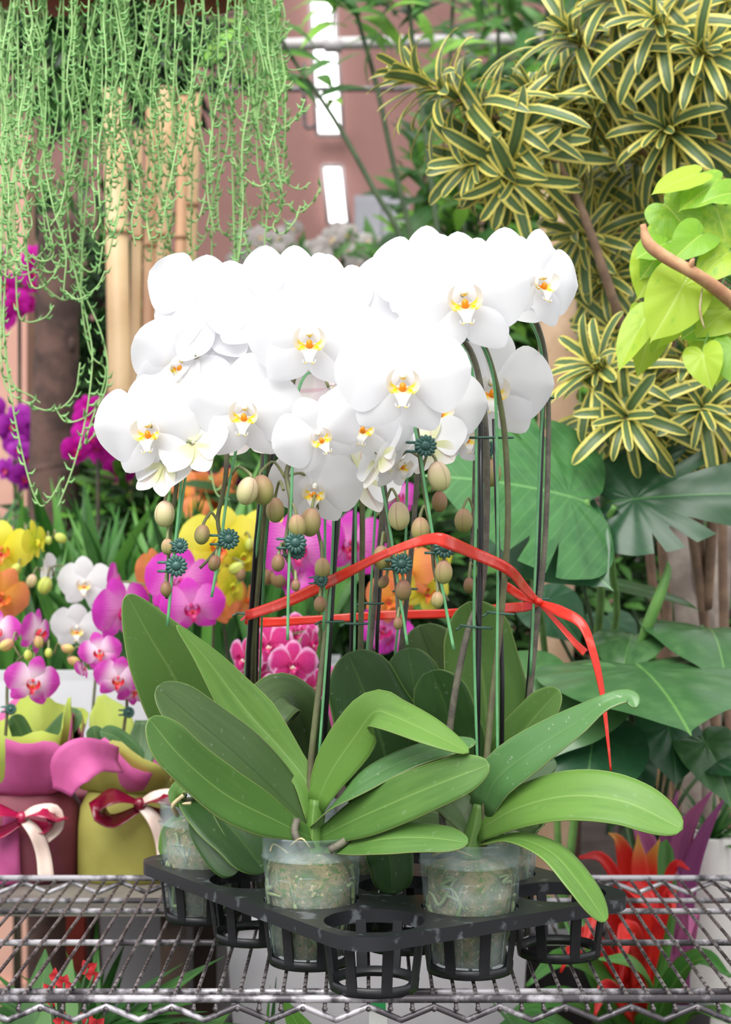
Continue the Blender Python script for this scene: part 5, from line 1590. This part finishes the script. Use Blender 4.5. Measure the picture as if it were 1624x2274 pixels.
def hang(label, px, Y, prx, xs, lens, seed, extra=(), n=34):
    rr = random.Random(seed)
    c = P(px, -60, Y)
    o = thing('hanging_succulent', c + V((0, 0, -.02)), label, 'hanging plant', 'hanging string succulents')
    z0 = P(px, 8, Y).z
    m = MB(); r_ = prx / F * Y
    m.lathe([(r_ * .7, 0), (r_ * .85, .01), (r_, .13), (r_ * 1.06, .13), (r_ * 1.06, .15), (r_ * .98, .15), (r_ * .9, .12), (.002, .12)], (c.x, c.y, z0), 32, caps=(True, False)); m.build('hanging_pot', M_redpot, o)
    for k in range(3):
        a = 2.1 * k
        m = MB(); m.tube([V((c.x + math.cos(a) * r_, c.y + math.sin(a) * r_, z0 + .15)), V((c.x, c.y, z0 + .6)), V((c.x, c.y, 4.2))], .0015, 5); m.build('hanger', M_steel_dark, o)
    for k in range(n):
        x = rr.uniform(*xs)
        ln = rr.choice(lens) * rr.uniform(.75, 1.1)
        Yk = Y + rr.uniform(-.2, .2)
        pts = [(px + (x - px) * .6, -130, Y), (x - (x - px) * .1, -60, Yk)]
        y = -60
        xx = x
        while y < ln:
            y += rr.uniform(70, 130)
            xx += rr.uniform(-26, 26)
            pts.append((xx, min(y, ln), Yk + rr.uniform(-.01, .01)))
        if rr.random() < .45:
            sgn = rr.choice((-1, 1)); h = rr.uniform(20, 50)
            pts += [(xx + sgn * h * .6, ln + 18, Yk), (xx + sgn * h * 1.5, ln - 10, Yk), (xx + sgn * h * 1.9, ln - 45, Yk)]
        strand(o, pts, rr)
    for q in extra:
        strand(o, [(px + (q[0][0] - px) * .6, -130, Y), (q[0][0], -60, q[0][2])] + list(q), rr, 24)
    return o
hang('trailing string succulent hanging over the trunk, its longest strands looping low', 100, 2.75, 150, (-20, 270), (300, 420, 520, 600, 640), 1,
    extra=([(40, 250, 2.7), (20, 500, 2.7), (8, 720, 2.7), (25, 880, 2.7), (55, 1030, 2.7), (85, 1118, 2.7), (110, 1110, 2.7), (138, 1062, 2.7)],
           [(140, 300, 2.7), (160, 560, 2.7), (195, 720, 2.7), (205, 800, 2.7), (192, 920, 2.7), (165, 1030, 2.7), (128, 1128, 2.7)],
           [(100, 300, 2.72), (150, 560, 2.72), (225, 740, 2.72), (238, 850, 2.72), (205, 915, 2.72), (150, 938, 2.72), (122, 905, 2.72)],
           [(5, 400, 2.74), (2, 700, 2.74), (10, 850, 2.74), (60, 895, 2.74), (120, 912, 2.74), (165, 875, 2.74), (178, 805, 2.74)],
           [(30, 300, 2.76), (35, 560, 2.76), (40, 690, 2.76), (60, 715, 2.76), (100, 705, 2.76), (120, 678, 2.76)],
           [(200, 300, 2.75), (180, 620, 2.75), (200, 780, 2.75), (235, 830, 2.75), (195, 960, 2.75), (190, 985, 2.75), (215, 960, 2.75)],
           [(10, 300, 2.78), (0, 600, 2.78), (12, 760, 2.78), (28, 850, 2.78), (70, 880, 2.78), (90, 895, 2.78)]), n=46)
hang('trailing string succulent hanging in front of the bamboo canes', 430, 2.85, 140, (270, 620), (260, 380, 480, 560, 600), 2,
    extra=([(520, 100, 2.8), (515, 300, 2.8), (522, 600, 2.8), (530, 900, 2.86), (520, 1050, 2.9)], [(535, 100, 2.8), (540, 300, 2.8), (528, 590, 2.8)],
           [(560, 200, 2.8), (585, 330, 2.8), (630, 400, 2.8), (665, 420, 2.8), (690, 405, 2.8)], [(560, 150, 2.8), (580, 300, 2.8), (640, 270, 2.8), (690, 232, 2.8)], [(415, 10, 2.8), (440, 50, 2.8), (540, 80, 2.8), (600, 100, 2.8), (650, 62, 2.8)],
           [(590, 90, 2.8), (600, 130, 2.8), (640, 155, 2.8), (690, 150, 2.8)], [(570, 320, 2.8), (580, 400, 2.8), (600, 445, 2.8), (628, 435, 2.8)], [(470, 600, 2.9), (460, 900, 2.95), (475, 1080, 2.95), (510, 1110, 2.95)]), n=52)

# ------------------------------------------------------------------ far things: pipes, canes, trunks, posts
M_pipe = plain('white_pipe', (206, 200, 200), .4, (186, 180, 182), 6)
pi_ = thing('white_pipe', P(300, 110, 6.0), 'white horizontal pipe crossing in front of the bright window slot', 'pipe')
m = MB(); m.tube([P(-1500, 148, 6.0), P(3200, 40, 6.0)], .021, 14); m.build('pipe_run', M_pipe, pi_)
for x in (740, 1500, -400):
    q = P(x, 110 - (x - 300) * .023, 6.0)
    m = MB(); m.tube([q + V((-.03, 0, 0)), q + V((.03, 0, 0))], .026, 14); m.build('pipe_joint', M_pipe, pi_)
    m = MB(); m.tube([q, V((q.x, q.y, 4.6))], .004, 6); m.build('pipe_hanger', M_steel_dark, pi_)
rd = thing('hanging_rail', P(600, 200, 6.3), 'thin dark rail with a bent wire hook below the white pipe', 'rail')
m = MB(); m.tube([P(-1500, 208, 6.3), P(3000, 188, 6.3)], .010, 8); m.build('rail_bar', M_steel_dark, rd)
m = MB(); m.tube([P(676, 140, 6.28), P(676, 262, 6.28), P(684, 284, 6.28), P(700, 280, 6.28)], .007, 6, n=12); m.build('wire_hook', M_steel_dark, rd)
for x in (-500, 1600):
    q = P(x, 198, 6.3)
    m = MB(); m.tube([q, V((q.x, q.y, 4.6))], .004, 6); m.build('rail_hanger', M_steel_dark, rd)
M_bamboo = plain('bamboo', (206, 176, 136), .5, (186, 152, 112), 5, lo=.3, hi=.7)
M_bamboo2 = plain('bamboo_orange', (186, 146, 110), .5, (166, 124, 92), 5)
for (x0, y0, x1, w_, mt, hd), YC in zip(((254, 200, 266, 27, 0, 'thickest pale'), (306, 290, 300, 12, 0, 'slim pale'), (338, 240, 328, 15, 1, 'ruddy'), (372, 195, 352, 20, 0, 'pale mottled'), (408, 215, 395, 13, 1, 'thin ruddy'), (432, 210, 410, 17, 0, 'leaning pale')), (4.50, 4.58, 4.65, 4.74, 4.57, 4.65)):
    a = P(x0, y0, YC); r_ = w_ / F * YC
    d = (P(x1, 860, YC) - a)
    bt = a + d * (a.z / -d.z) if d.z < 0 else a
    o = thing('bamboo_cane', (bt.x, bt.y, 0), hd + ' bamboo cane standing among the canes behind the string succulents', 'bamboo', 'upright bamboo canes')
    m = MB()
    m.tube([V((bt.x, bt.y, 0)), a], [r_ * 1.05, r_ * .92], 14); m.build('cane', [M_bamboo, M_bamboo2][mt], o)
    for k in range(1, 6):
        q = V((bt.x, bt.y, 0)).lerp(a, k / 6 + (x0 % 7) * .01)
        m = MB(); m.tube([q - V((0, 0, .006)), q + V((0, 0, .006))], r_ * 1.1, 14); m.build('node_ring', M_bamboo2, o)
M_trunk = plain('dark_bark', (96, 72, 64), .9, (60, 44, 40), 12, bump=.8, bscale=20)
M_trunkpale = plain('pale_bark', (158, 146, 136), .9, (120, 108, 100), 14, bump=.6, bscale=24)
M_palmsheath = plain('palm_sheath', (192, 164, 136), .8, (166, 136, 108), 6)
def trunk(label, pts, r_, mat, seed=1):
    o = thing('tree_trunk', (P(*pts[-1]).x, pts[-1][2], 0), label, 'tree trunk')
    pp = [P(*q) for q in pts]
    last = pp[-1]
    pp.append(V((last.x, last.y, 0)))
    m = MB(); m.tube(pp, list(r_), 18, n=40)
    rr = random.Random(seed)
    m.v = [(x + rr.uniform(-1, 1) * r_[0] * .05, y + rr.uniform(-1, 1) * r_[0] * .05, z) for x, y, z in m.v]
    m.build('trunk', mat, o)
    m = MB()
    for k in range(5):
        q = pp[0].lerp(pp[-1], .15 + k * .15)
        a = rr.uniform(3.4, 6.0)
        m.ell(q + V((math.cos(a) * r_[0] * .85, math.sin(a) * r_[0] * .85, 0)), (r_[0] * .3, r_[0] * .3, r_[0] * .45), seg=8, rings=6)
    m.build('knots', mat, o)
    return o
trunk('rough dark brown tree trunk below the string succulents', [(130, 480, 4.3), (128, 700, 4.3), (118, 1000, 4.3), (122, 1200, 4.3)], [.05, .052, .058, .062, .066], M_trunk, 1)
trunk('smooth tan palm trunk behind the right orchid stakes', [(1236, 300, 3.9), (1238, 600, 3.9), (1240, 900, 3.9), (1228, 1300, 3.9)], [.035, .042, .046, .046], M_palmsheath, 2)
trunk('pale mottled trunk beside the rolled philodendron leaf', [(1502, 1150, 3.6), (1512, 1300, 3.6), (1530, 1500, 3.6)], [.022, .024, .026], M_trunkpale, 3)
trunk('slim leaning pale trunk between the two stouter ones', [(1535, 1150, 3.65), (1548, 1300, 3.65), (1575, 1500, 3.65)], [.015, .017, .02], M_trunkpale, 4)
trunk('stout grey trunk next to the beige carton', [(1606, 1150, 3.88), (1590, 1400, 3.88), (1560, 1800, 3.88)], [.024, .03, .036], M_trunkpale, 5)
M_post = plain('pinkish_post', (214, 168, 150), .7, (198, 150, 134), 4)
o = thing('wooden_post', (P(20, 400, 5).x, 5, 0), 'pinkish timber post behind the left string succulent', 'post')
c = P(22, 400, 5)
m = MB(); m.box((c.x, 5, 1.22), (.12, .12, 2.44)); m.build('post_body', M_post, o, False)
m = MB(); m.box((c.x, 5, 2.45), (.14, .14, .03)); m.build('post_cap', M_post, o, False)
m = MB(); m.box((c.x, 5, .04), (.16, .16, .08)); m.build('post_foot', M_post, o, False)
M_cab = plain('grey_cabinet', (150, 150, 156), .5, (138, 138, 146), 4)
o = thing('grey_cabinet', (P(830, 480, 8.4).x, 8.4, 0), 'plain grey cabinet standing by the back wall under the window slot', 'cabinet')
c = P(848, 440, 8.4)
m = MB(); m.box((c.x, 8.55, c.z / 2), (.26, .45, c.z)); m.build('cabinet_body', M_cab, o, False)
for sx in (-1, 1):
    m = MB(); m.box((c.x + sx * .065, 8.318, c.z / 2), (.12, .015, c.z - .06)); dd = m.build('cabinet_door', M_cab, o, False)
    m = MB(); m.tube([(c.x + sx * .02, 8.30, c.z * .5), (c.x + sx * .02, 8.30, c.z * .56)], .006, 8); m.build('handle', M_steel_dark, dd)

# ------------------------------------------------------------------ leafy background
def lance(name, mat, w_=.24, bend=.5, nu=2, n=6):
    m = MB()
    m.surf([V((0, 0, 0)), V((0, .35, .03)), V((0, .7, -bend * .15)), V((0, 1, -bend * .5))], [.02, w_ * .8, w_, w_ * .6, .004], V((0, 0, 1)), n=n, nu=nu, fold=.2)
    return m.mesh(name, mat)
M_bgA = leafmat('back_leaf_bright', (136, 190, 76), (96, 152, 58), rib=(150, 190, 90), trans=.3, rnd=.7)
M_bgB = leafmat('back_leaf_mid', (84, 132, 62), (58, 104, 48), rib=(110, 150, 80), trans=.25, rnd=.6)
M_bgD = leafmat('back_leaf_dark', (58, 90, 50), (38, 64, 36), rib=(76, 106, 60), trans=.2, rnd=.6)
LA = [lance('lance_leaf', M_bgA, .26, b_) for b_ in (.3, .8)]
LB = [lance('lance_leaf', M_bgB, .26, b_) for b_ in (.3, .8)]
LD = [lance('lance_leaf', M_bgD, .3, b_) for b_ in (.3, .8)]
M_stalk = plain('green_stalk', (72, 92, 60), .5, (56, 74, 48), 20)
def cane_plant(label, name, stalks, meshes, n, ln, seed, spread=(60, 60), r_=.007, cat='plant', top_=28):
    """stalks (px,py,Y) lists ending at the floor; n leaves each along the upper part"""
    settle()
    rr = random.Random(seed)
    q0 = stalks[0][-1]
    base = P(*q0)
    o = thing(name, (base.x, base.y, 0), label, cat)
    for st in stalks:
        pp = [P(*q) for q in st]
        pp.append(V((pp[-1].x, pp[-1].y, 0)))
        m = MB(); m.tube(pp, [r_ * .7, r_, r_ * 1.2], 7, n=24); m.build('stalk', M_stalk, o)
        cv = crom(pp[:-1], 30)[:top_]
        for k in range(n):
            def gen(i):
                p = rr.choice(cv)
                d = V((rr.uniform(-1, 1), rr.uniform(-.8, .5), rr.uniform(-.5, .7))).normalized()
                tw = p + V((rr.uniform(-1, 1) * spread[0], rr.uniform(-.5, .5) * spread[0], rr.uniform(-1, 1) * spread[1])) / F * p.y
                return frame(tw, d, V((rr.uniform(-.4, .4), -.6, .8))) @ Matrix.Scale(ln * rr.uniform(.7, 1.2), 4)
            place('leaf', rr.choice(meshes), o, gen)
    return o
cane_plant('tall plant with bright lance leaves and a slanting dark stalk before the wall', 'tall_cane_plant',
    [[(612, 60, 4.4), (650, 130, 4.4), (740, 260, 4.4), (830, 420, 4.4), (900, 560, 4.4), (960, 900, 4.4)], [(905, -40, 4.5), (920, 120, 4.5), (960, 420, 4.5), (1000, 900, 4.5)], [(760, -60, 4.6), (800, 60, 4.6), (860, 300, 4.6), (960, 900, 4.6)]],
    LA + LB, 22, .15, 4, (80, 40), top_=12)
cane_plant('tall leafy plant crowding the top of the wall beside the dracaena', 'tall_cane_plant',
    [[(1010, -60, 4.8), (1000, 200, 4.8), (1030, 500, 4.8), (1040, 900, 4.8)], [(1110, -60, 4.9), (1105, 150, 4.9), (1090, 500, 4.9), (1080, 900, 4.9)], [(1220, -40, 4.9), (1200, 200, 4.9), (1150, 600, 4.9), (1120, 900, 4.9)]],
    LA + LB + LB, 44, .17, 5, (110, 50))

def shrub(label, name, c, rad, n, mats_w, ln, seed, trunk_r=.012, z0=0):
    """dense shrub: nobody could count its leaves"""
    rr = random.Random(seed)
    o = thing(name, (c.x, c.y, z0), label, 'shrub', 'dense shrubs in the background')
    for k in range(3):
        m = MB(); m.tube([V((c.x + rr.uniform(-.05, .05), c.y, z0)), V((c.x + rr.uniform(-.2, .2) * rad[0], c.y, c.z)), V((c.x + rr.uniform(-.5, .5) * rad[0], c.y, c.z + rad[2] * .6))], [trunk_r, trunk_r * .5], 7, n=8); m.build('branch', M_trunk, o)
    SHRUBS.append((o, c, rad, n, mats_w, ln, seed, z0))
    return o
SHRUBS = []
def foliage(o, c, rad, n, mats_w, ln, seed, z0):
    rr = random.Random(seed)
    settle()
    def one():
        v = V((rr.gauss(0, .5), rr.gauss(0, .5), rr.gauss(0, .5)))
        if v.length > 1.15:
            v = v.normalized() * 1.1
        p = V((c.x + v.x * rad[0], c.y + v.y * rad[1], max(z0 + .03, c.z + v.z * rad[2])))
        d = V((v.x + rr.uniform(-.8, .8), v.y - .3 + rr.uniform(-.8, .5), v.z + rr.uniform(-.6, .8))).normalized()
        L = ln * rr.uniform(.6, 1.3)
        if p.z + d.z * L < .02:
            d.z = abs(d.z)
        s = d.cross(V((rr.uniform(-.5, .5), -.7, .7))).normalized() * (L * .15)
        nn = s.cross(d).normalized()
        return [p - s * .2, p + s * .2, p + d * L * .35 - s + nn * L * .04, p + d * L * .35 + s + nn * L * .04, p + d * L * .7 - s * .8, p + d * L * .7 + s * .8, p + d * L - s * .05 - nn * L * .12, p + d * L + s * .05 - nn * L * .12]
    lv = [one() for k in range(n)]
    for i in range(12):
        vs_ = [q for l_ in lv for q in l_]
        fs_ = [(8 * k + 2 * j, 8 * k + 2 * j + 1, 8 * k + 2 * j + 3, 8 * k + 2 * j + 2) for k in range(len(lv)) for j in range(3)]
        bad = {f_ // 3 for f_ in hits(vs_, fs_, o.name)}
        if not bad:
            break
        for k in bad:
            lv[k] = one()
    if bad:
        lv = [l_ for k, l_ in enumerate(lv) if k not in bad]
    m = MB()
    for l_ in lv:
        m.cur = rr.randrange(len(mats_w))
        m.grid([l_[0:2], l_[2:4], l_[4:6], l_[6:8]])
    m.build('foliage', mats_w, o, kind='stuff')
S = [M_bgB, M_bgD, M_bgD]
# ------------------------------------------------------------------ flower clusters far behind
def cluster(label, kit, cx, cy, Y, spots, span, seed, name='orchid_plant', group='blurred orchid clusters'):
    rr = random.Random(seed)
    b_ = P(cx, cy, Y)
    o = thing(name, (b_.x, b_.y, 0), label, 'orchid', group)
    pp = [V((b_.x, b_.y + .02, 0)), V((b_.x, b_.y + .02, b_.z - .1)), P(cx, cy, Y + .03)]
    m = MB(); m.tube(pp, [.006, .004], 6, n=12); m.build('flower_spike', M_stemdk, o)
    sp = crom(pp, 30)
    for dx, dy in spots:
        fl, q = flower(kit, o, cx + dx, cy + dy, Y + rr.uniform(-.06, .06), span * rr.uniform(.85, 1.15), rr.uniform(-50, 50), rr.uniform(-10, 30), rr.uniform(-40, 40))
        pedicel(o, sp, q)
    return o
def spots(n, rx, ry, seed):
    rr = random.Random(seed)
    return [(rr.uniform(-1, 1) * rx, rr.uniform(-1, 1) * ry) for _ in range(n)]
cluster('cluster of magenta orchids high by the dark trunk', KD, 40, 640, 4.5, spots(14, 55, 70, 1), 66, 1)
cluster('cluster of violet orchids low by the dark trunk', KV, 30, 980, 4.4, spots(14, 55, 80, 2), 66, 2)
cluster('vivid magenta orchids between the trunk and the white flowers', KD, 215, 960, 4.1, spots(14, 50, 60, 3), 72, 3)
cluster('magenta orchids half hidden behind the outermost white flower', KD, 280, 1010, 4.36, spots(8, 30, 40, 4), 66, 4)
cluster('orange orchids below the left white flowers', KO, 460, 1095, 4.11, spots(10, 55, 40, 5), 72, 5)
cluster('violet orchids above the orange ones', KV, 520, 1055, 4.25, spots(6, 60, 20, 6), 56, 6)
wb = thing('white_orchid_bench', (P(740, 600, 6.0).x, 6.0, 0), 'long bench in front of the wall carrying many white orchids', 'bench')
zb = P(0, 700, 6.0).z
m = MB(); m.box((P(740, 0, 6).x, 6.05, zb - .02), (1.1, .4, .04)); m.build('bench_top', M_board, wb, False)
for sx in (-.5, .5):
    m = MB(); m.box((P(740, 0, 6).x + sx, 6.05, (zb - .04) / 2), (.05, .3, zb - .04)); m.build('leg', M_board, wb, False)
KT = FlowerKit('tiny_white', plain('soft_white_petal', (226, 218, 216), .6, (214, 204, 204), 10, trans=.3), plain('soft_white_sepal', (220, 212, 210), .6, trans=.3), [M_lip, M_callus], low=True)
ROW = []
for i, (x, y) in enumerate(((560, 565), (610, 560), (660, 550), (710, 555), (770, 550), (830, 545), (885, 535), (930, 540))):
    rr = random.Random(i)
    YO = 5.93 if i % 2 else 6.13
    b_ = P(x, y, YO)
    o = thing('orchid_plant', (b_.x, b_.y, zb), 'small white orchid in the row on the far bench', 'orchid', 'white orchids on the far bench')
    m = MB(); m.tube([V((b_.x, b_.y + .03, zb)), V((b_.x, b_.y + .03, b_.z - .05)), P(x, y, YO + .02)], [.006, .004], 6, n=8); m.build('flower_spike', M_stalk, o)
    m = MB(); m.lathe([(.05, 0), (.065, .10), (.06, .11), (.002, .10)], (b_.x, b_.y + .03, zb), 16, caps=(True, False)); m.build('pot', M_potdk, o)
    for dx, dy in spots(7, 34, 46, 30 + i):
        flower(KT, o, x + dx, y + dy, YO + rr.uniform(-.04, .02), 52 * rr.uniform(.8, 1.2), rr.uniform(-40, 40), rr.uniform(-10, 30), rr.uniform(-30, 30))
    ROW.append((o, x, y, YO, rr))
for o, x, y, YO, rr in ROW:
    settle()
    for k in range(5):
        place('leaf', LB[k % 2], o, lambda q: frame(P(x + rr.uniform(-20, 20), y + rr.uniform(20, 70), YO), V((rr.uniform(-1, 1), rr.uniform(-.6, .2), rr.uniform(.2, 1))).normalized(), V((0, -.7, .7))) @ Matrix.Scale(rr.uniform(.1, .16) * (1 - .02 * q), 4))

# ------------------------------------------------------------------ right: rack with terracotta pots, carton
rk = thing('metal_rack', (P(1500, 1300, 4.7).x, 4.7, 0), 'grey metal rack of upright bars behind the slim trunks', 'rack')
for k in range(9):
    x = P(1380 + k * 36, 0, 4.7).x
    m = MB(); m.tube([(x, 4.7, 0), (x, 4.7, P(0, 1100, 4.7).z)], .008, 8); m.build('bar', M_steel, rk)
for y in (1110, 1225, 1320, 1440):
    z = P(0, y, 4.7).z
    m = MB(); m.box((P(1525, 0, 4.7).x, 4.9, z), (.45, .4, .012)); m.build('rack_shelf', M_steel, rk, False)
M_terra = plain('terracotta', (186, 74, 52), .7, (160, 58, 42), 10)
for i, (x, y) in enumerate(((1385, 1225), (1470, 1225), (1395, 1320), (1475, 1440), (1390, 1440), (1500, 1320))):
    c = P(x, y, 4.85); z = P(0, y, 4.7).z + .006
    o = thing('terracotta_pot', (c.x, c.y, z), 'red terracotta pot stored on the grey metal rack', 'pot', 'terracotta pots on the metal rack')
    m = MB(); m.lathe([(.03, 0), (.042, .05)], (c.x, c.y, z), 20, caps=(True, False)); m.build('pot_body', M_terra, o)
    m = MB(); m.lathe([(.042, .05), (.047, .05), (.048, .066), (.043, .066), (.038, .05), (.002, .045)], (c.x, c.y, z), 20); m.build('pot_rim', M_terra, o)
M_carton = plain('carton', (214, 178, 128), .8, (200, 162, 112), 4)
o = thing('carton', (P(1600, 0, 4.0).x, 4.0, 0), 'plain beige cardboard carton behind the bromeliads', 'carton')
c = P(1615, 1780, 4.05); zt2 = P(0, 1690, 4.0).z
m = MB(); m.box((c.x, 4.15, zt2 / 2), (.24, .3, zt2)); m.build('carton_body', M_carton, o, False)
for sx in (-1, 1):
    m = MB(); m.box((c.x + sx * .06, 4.15, zt2 + .002), (.116, .3, .004)); m.build('flap', M_carton, o, False)

# ------------------------------------------------------------------ under and behind the wire shelf
def clump(label, px, Y, z0, n, L, mesh, seed, up_=.8, spread=1.0, cat='plant', potr=.07, name='foliage_plant', pm=None, zpot=.12):
    rr = random.Random(seed)
    c = P(px, 1137, Y); c = V((c.x, Y, z0))
    o = thing(name, c, label, cat)
    m = MB(); m.lathe([(potr * .7, 0), (potr, zpot), (potr * 1.06, zpot), (potr * 1.06, zpot + .015), (potr * .95, zpot + .015), (.002, zpot)], c, 28, caps=(True, False)); m.build('pot', pm or M_potdk, o)
    CLUMPS.append((o, c, n, L, mesh, seed, up_, spread, zpot))
    return o
CLUMPS = []
def clump_leaves(o, c, n, L, mesh, seed, up_, spread, zpot):
    rr = random.Random(seed)
    settle()
    for k in range(n):
        def gen(i):
            d = V((rr.uniform(-1, 1) * spread, rr.uniform(-1, .7) * spread, rr.uniform(.3, 1) * (up_ + .08 * i))).normalized()
            return frame(c + V((rr.uniform(-.02, .02), rr.uniform(-.02, .02), zpot + .004)), d, V((0, -.6, .8))) @ Matrix.Scale(L * rr.uniform(.7, 1.2) * (1 - .018 * i), 4)
        place('leaf', rr.choice(mesh), o, gen, 30)
M_wpot = plain('white_plastic_pot', (222, 222, 226), .5, (204, 204, 210), 6)
# crown-of-thorns with red flowers
th = thing('crown_of_thorns', (P(150, 0, 2.3).x, 2.3, 0), 'crown-of-thorns with small red flowers under the left of the shelf', 'plant')
c = P(150, 1137, 2.3)
m = MB(); m.lathe([(.045, 0), (.058, .44), (.062, .44), (.062, .46), (.055, .46), (.002, .44)], (c.x, 2.3, 0), 28, caps=(True, False)); m.build('pot', M_wpot, th)
M_redfl = plain('coral_red_flower', (222, 66, 70), .5, (196, 40, 52), 30, trans=.2)
fm = MB()
for k in range(4):
    a = k * math.pi / 2
    d = V((math.cos(a), 0, math.sin(a)))
    fm.surf([d * .1, d * .5 + V((0, -.1, 0)), d * 1.0], [.3, .8, .7, .1], V((0, -1, .1)), n=6, nu=4, cup=.2)
fme = fm.mesh('red_flower', M_redfl)
for i, (x, y, Y) in enumerate(((126, 2170, 2.28), (142, 2184, 2.27), (112, 2200, 2.28), (196, 2150, 2.3), (208, 2166, 2.29), (140, 2268, 2.24), (196, 2262, 2.25), (214, 2275, 2.24), (112, 2216, 2.27))):
    q = P(x, y, Y)
    m = MB(); m.tube([V((c.x, 2.3, .45)), V((q.x * .6 + c.x * .4, Y, q.z - .06)), q], [.004, .002], 6, n=8); m.build('stem', M_petdark, th)
    obj('flower', fme, th, Matrix.Translation(q) @ rot(i * 31 % 60 - 30, 10, i * 20) @ Matrix.Scale(.013, 4))
for k in range(26):
    rr = random.Random(k)
    obj('leaf', LA[k % 2], th, frame(V((c.x + rr.uniform(-.05, .05), 2.3 + rr.uniform(-.04, .04), .46 + rr.uniform(0, .14))), V((rr.uniform(-1, 1), rr.uniform(-1, .5), rr.uniform(0, 1))), V((0, -.5, .8))) @ Matrix.Scale(rr.uniform(.05, .09), 4))
o = thing('terracotta_post', (P(170, 0, 3.42).x, 3.42, 0), 'rust-brown upright post seen through the shelf wires', 'post')
c = P(170, 0, 3.42)
m = MB(); m.box((c.x, 3.42, .39), (.035, .035, .78)); m.build('post_body', M_terra, o, False)
m = MB(); m.box((c.x, 3.42, .01), (.06, .06, .02)); m.build('post_foot', M_terra, o, False)
# plant label
lb_ = thing('plant_label', P(838, 2290, 2.12), 'white plant label with a green header band below the tray', 'label')
c = P(840, 2262, 2.12)
m = MB(); m.box((c.x, 2.12, c.z - .02), (.022, .0012, .09)); m.build('label_card', plain('label_card', (236, 236, 232), .5), lb_, False)
m = MB(); m.box((c.x, 2.1192, c.z + .017), (.018, .0012, .012)); m.build('header_band', plain('label_green', (40, 170, 90), .5), lb_, False)
m = MB(); m.tube([(c.x, 2.12, c.z - .06), (c.x, 2.15, .66)], .002, 6); m.build('label_stick', M_wpot, lb_)

clump('lush broad-leaved plant on the floor below the grey bench', 70, 2.45, 0, 44, .34, LB + LD, 1, pm=M_potdk, zpot=.42, potr=.06)
clump('spiky narrow-leaved plant in a white pot under the left of the shelf', 300, 2.45, 0, 46, .30, STR, 2, 1.2, pm=M_wpot, zpot=.40, potr=.06)
clump('dark fine-leaved palm against the pale trough', 200, 2.68, 0, 60, .22, STR[3:], 3, .8, pm=M_wpot, zpot=.56, potr=.06)
clump('broad green plant beneath the middle of the shelf', 560, 2.4, 0, 34, .30, STR + LB, 4, 1.2, zpot=.36, potr=.06)
clump('bright-leaved plant under the shelf near the plant label', 740, 2.2, 0, 40, .16, LA, 5, 1.0, zpot=.62, potr=.06)
clump('leafy plant below the right end of the shelf', 1180, 2.35, 0, 34, .36, STR + LA, 6, .9, zpot=.40, potr=.06)
clump('long-leaved plant beneath the bromeliads', 1520, 2.4, 0, 34, .36, STR + LA, 7, .9, zpot=.40, potr=.06)
clump('deep green plant in the shade of the grey bench', -450, 2.35, 0, 40, .34, LD, 8, 1.0, zpot=.44, potr=.06)

for q in CLUMPS:
    clump_leaves(*q)
# dense shrubs fill in around everything
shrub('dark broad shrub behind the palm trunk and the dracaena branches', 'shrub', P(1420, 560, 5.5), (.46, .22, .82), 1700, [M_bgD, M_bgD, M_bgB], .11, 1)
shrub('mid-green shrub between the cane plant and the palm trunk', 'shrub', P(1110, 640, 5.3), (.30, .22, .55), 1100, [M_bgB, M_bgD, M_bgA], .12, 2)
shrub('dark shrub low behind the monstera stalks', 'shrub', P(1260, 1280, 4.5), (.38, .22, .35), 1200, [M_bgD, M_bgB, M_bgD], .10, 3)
shrub('shadowy shrub around the foot of the dark trunk', 'shrub', P(40, 960, 5.4), (.30, .16, .38), 900, [M_bgD, M_bgD, M_bgB], .10, 4)  # added shrub; its dark leaves stand in for the shade of a recess
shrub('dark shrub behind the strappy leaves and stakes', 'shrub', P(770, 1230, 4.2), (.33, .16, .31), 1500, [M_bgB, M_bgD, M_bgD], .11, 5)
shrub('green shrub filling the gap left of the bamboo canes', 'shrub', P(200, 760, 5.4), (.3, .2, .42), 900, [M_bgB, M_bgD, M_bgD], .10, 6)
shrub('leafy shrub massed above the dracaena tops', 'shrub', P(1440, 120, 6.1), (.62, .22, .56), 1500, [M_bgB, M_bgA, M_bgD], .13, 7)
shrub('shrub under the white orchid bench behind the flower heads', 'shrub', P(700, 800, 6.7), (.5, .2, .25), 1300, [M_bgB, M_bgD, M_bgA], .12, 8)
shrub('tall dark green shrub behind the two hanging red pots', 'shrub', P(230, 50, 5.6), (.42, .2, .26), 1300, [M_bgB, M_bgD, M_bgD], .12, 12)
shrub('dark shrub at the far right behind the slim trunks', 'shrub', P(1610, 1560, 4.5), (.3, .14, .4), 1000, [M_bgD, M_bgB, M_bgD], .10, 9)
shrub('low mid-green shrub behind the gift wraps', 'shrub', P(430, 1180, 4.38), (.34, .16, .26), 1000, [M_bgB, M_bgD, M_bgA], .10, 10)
for q in SHRUBS:
    foliage(*q)
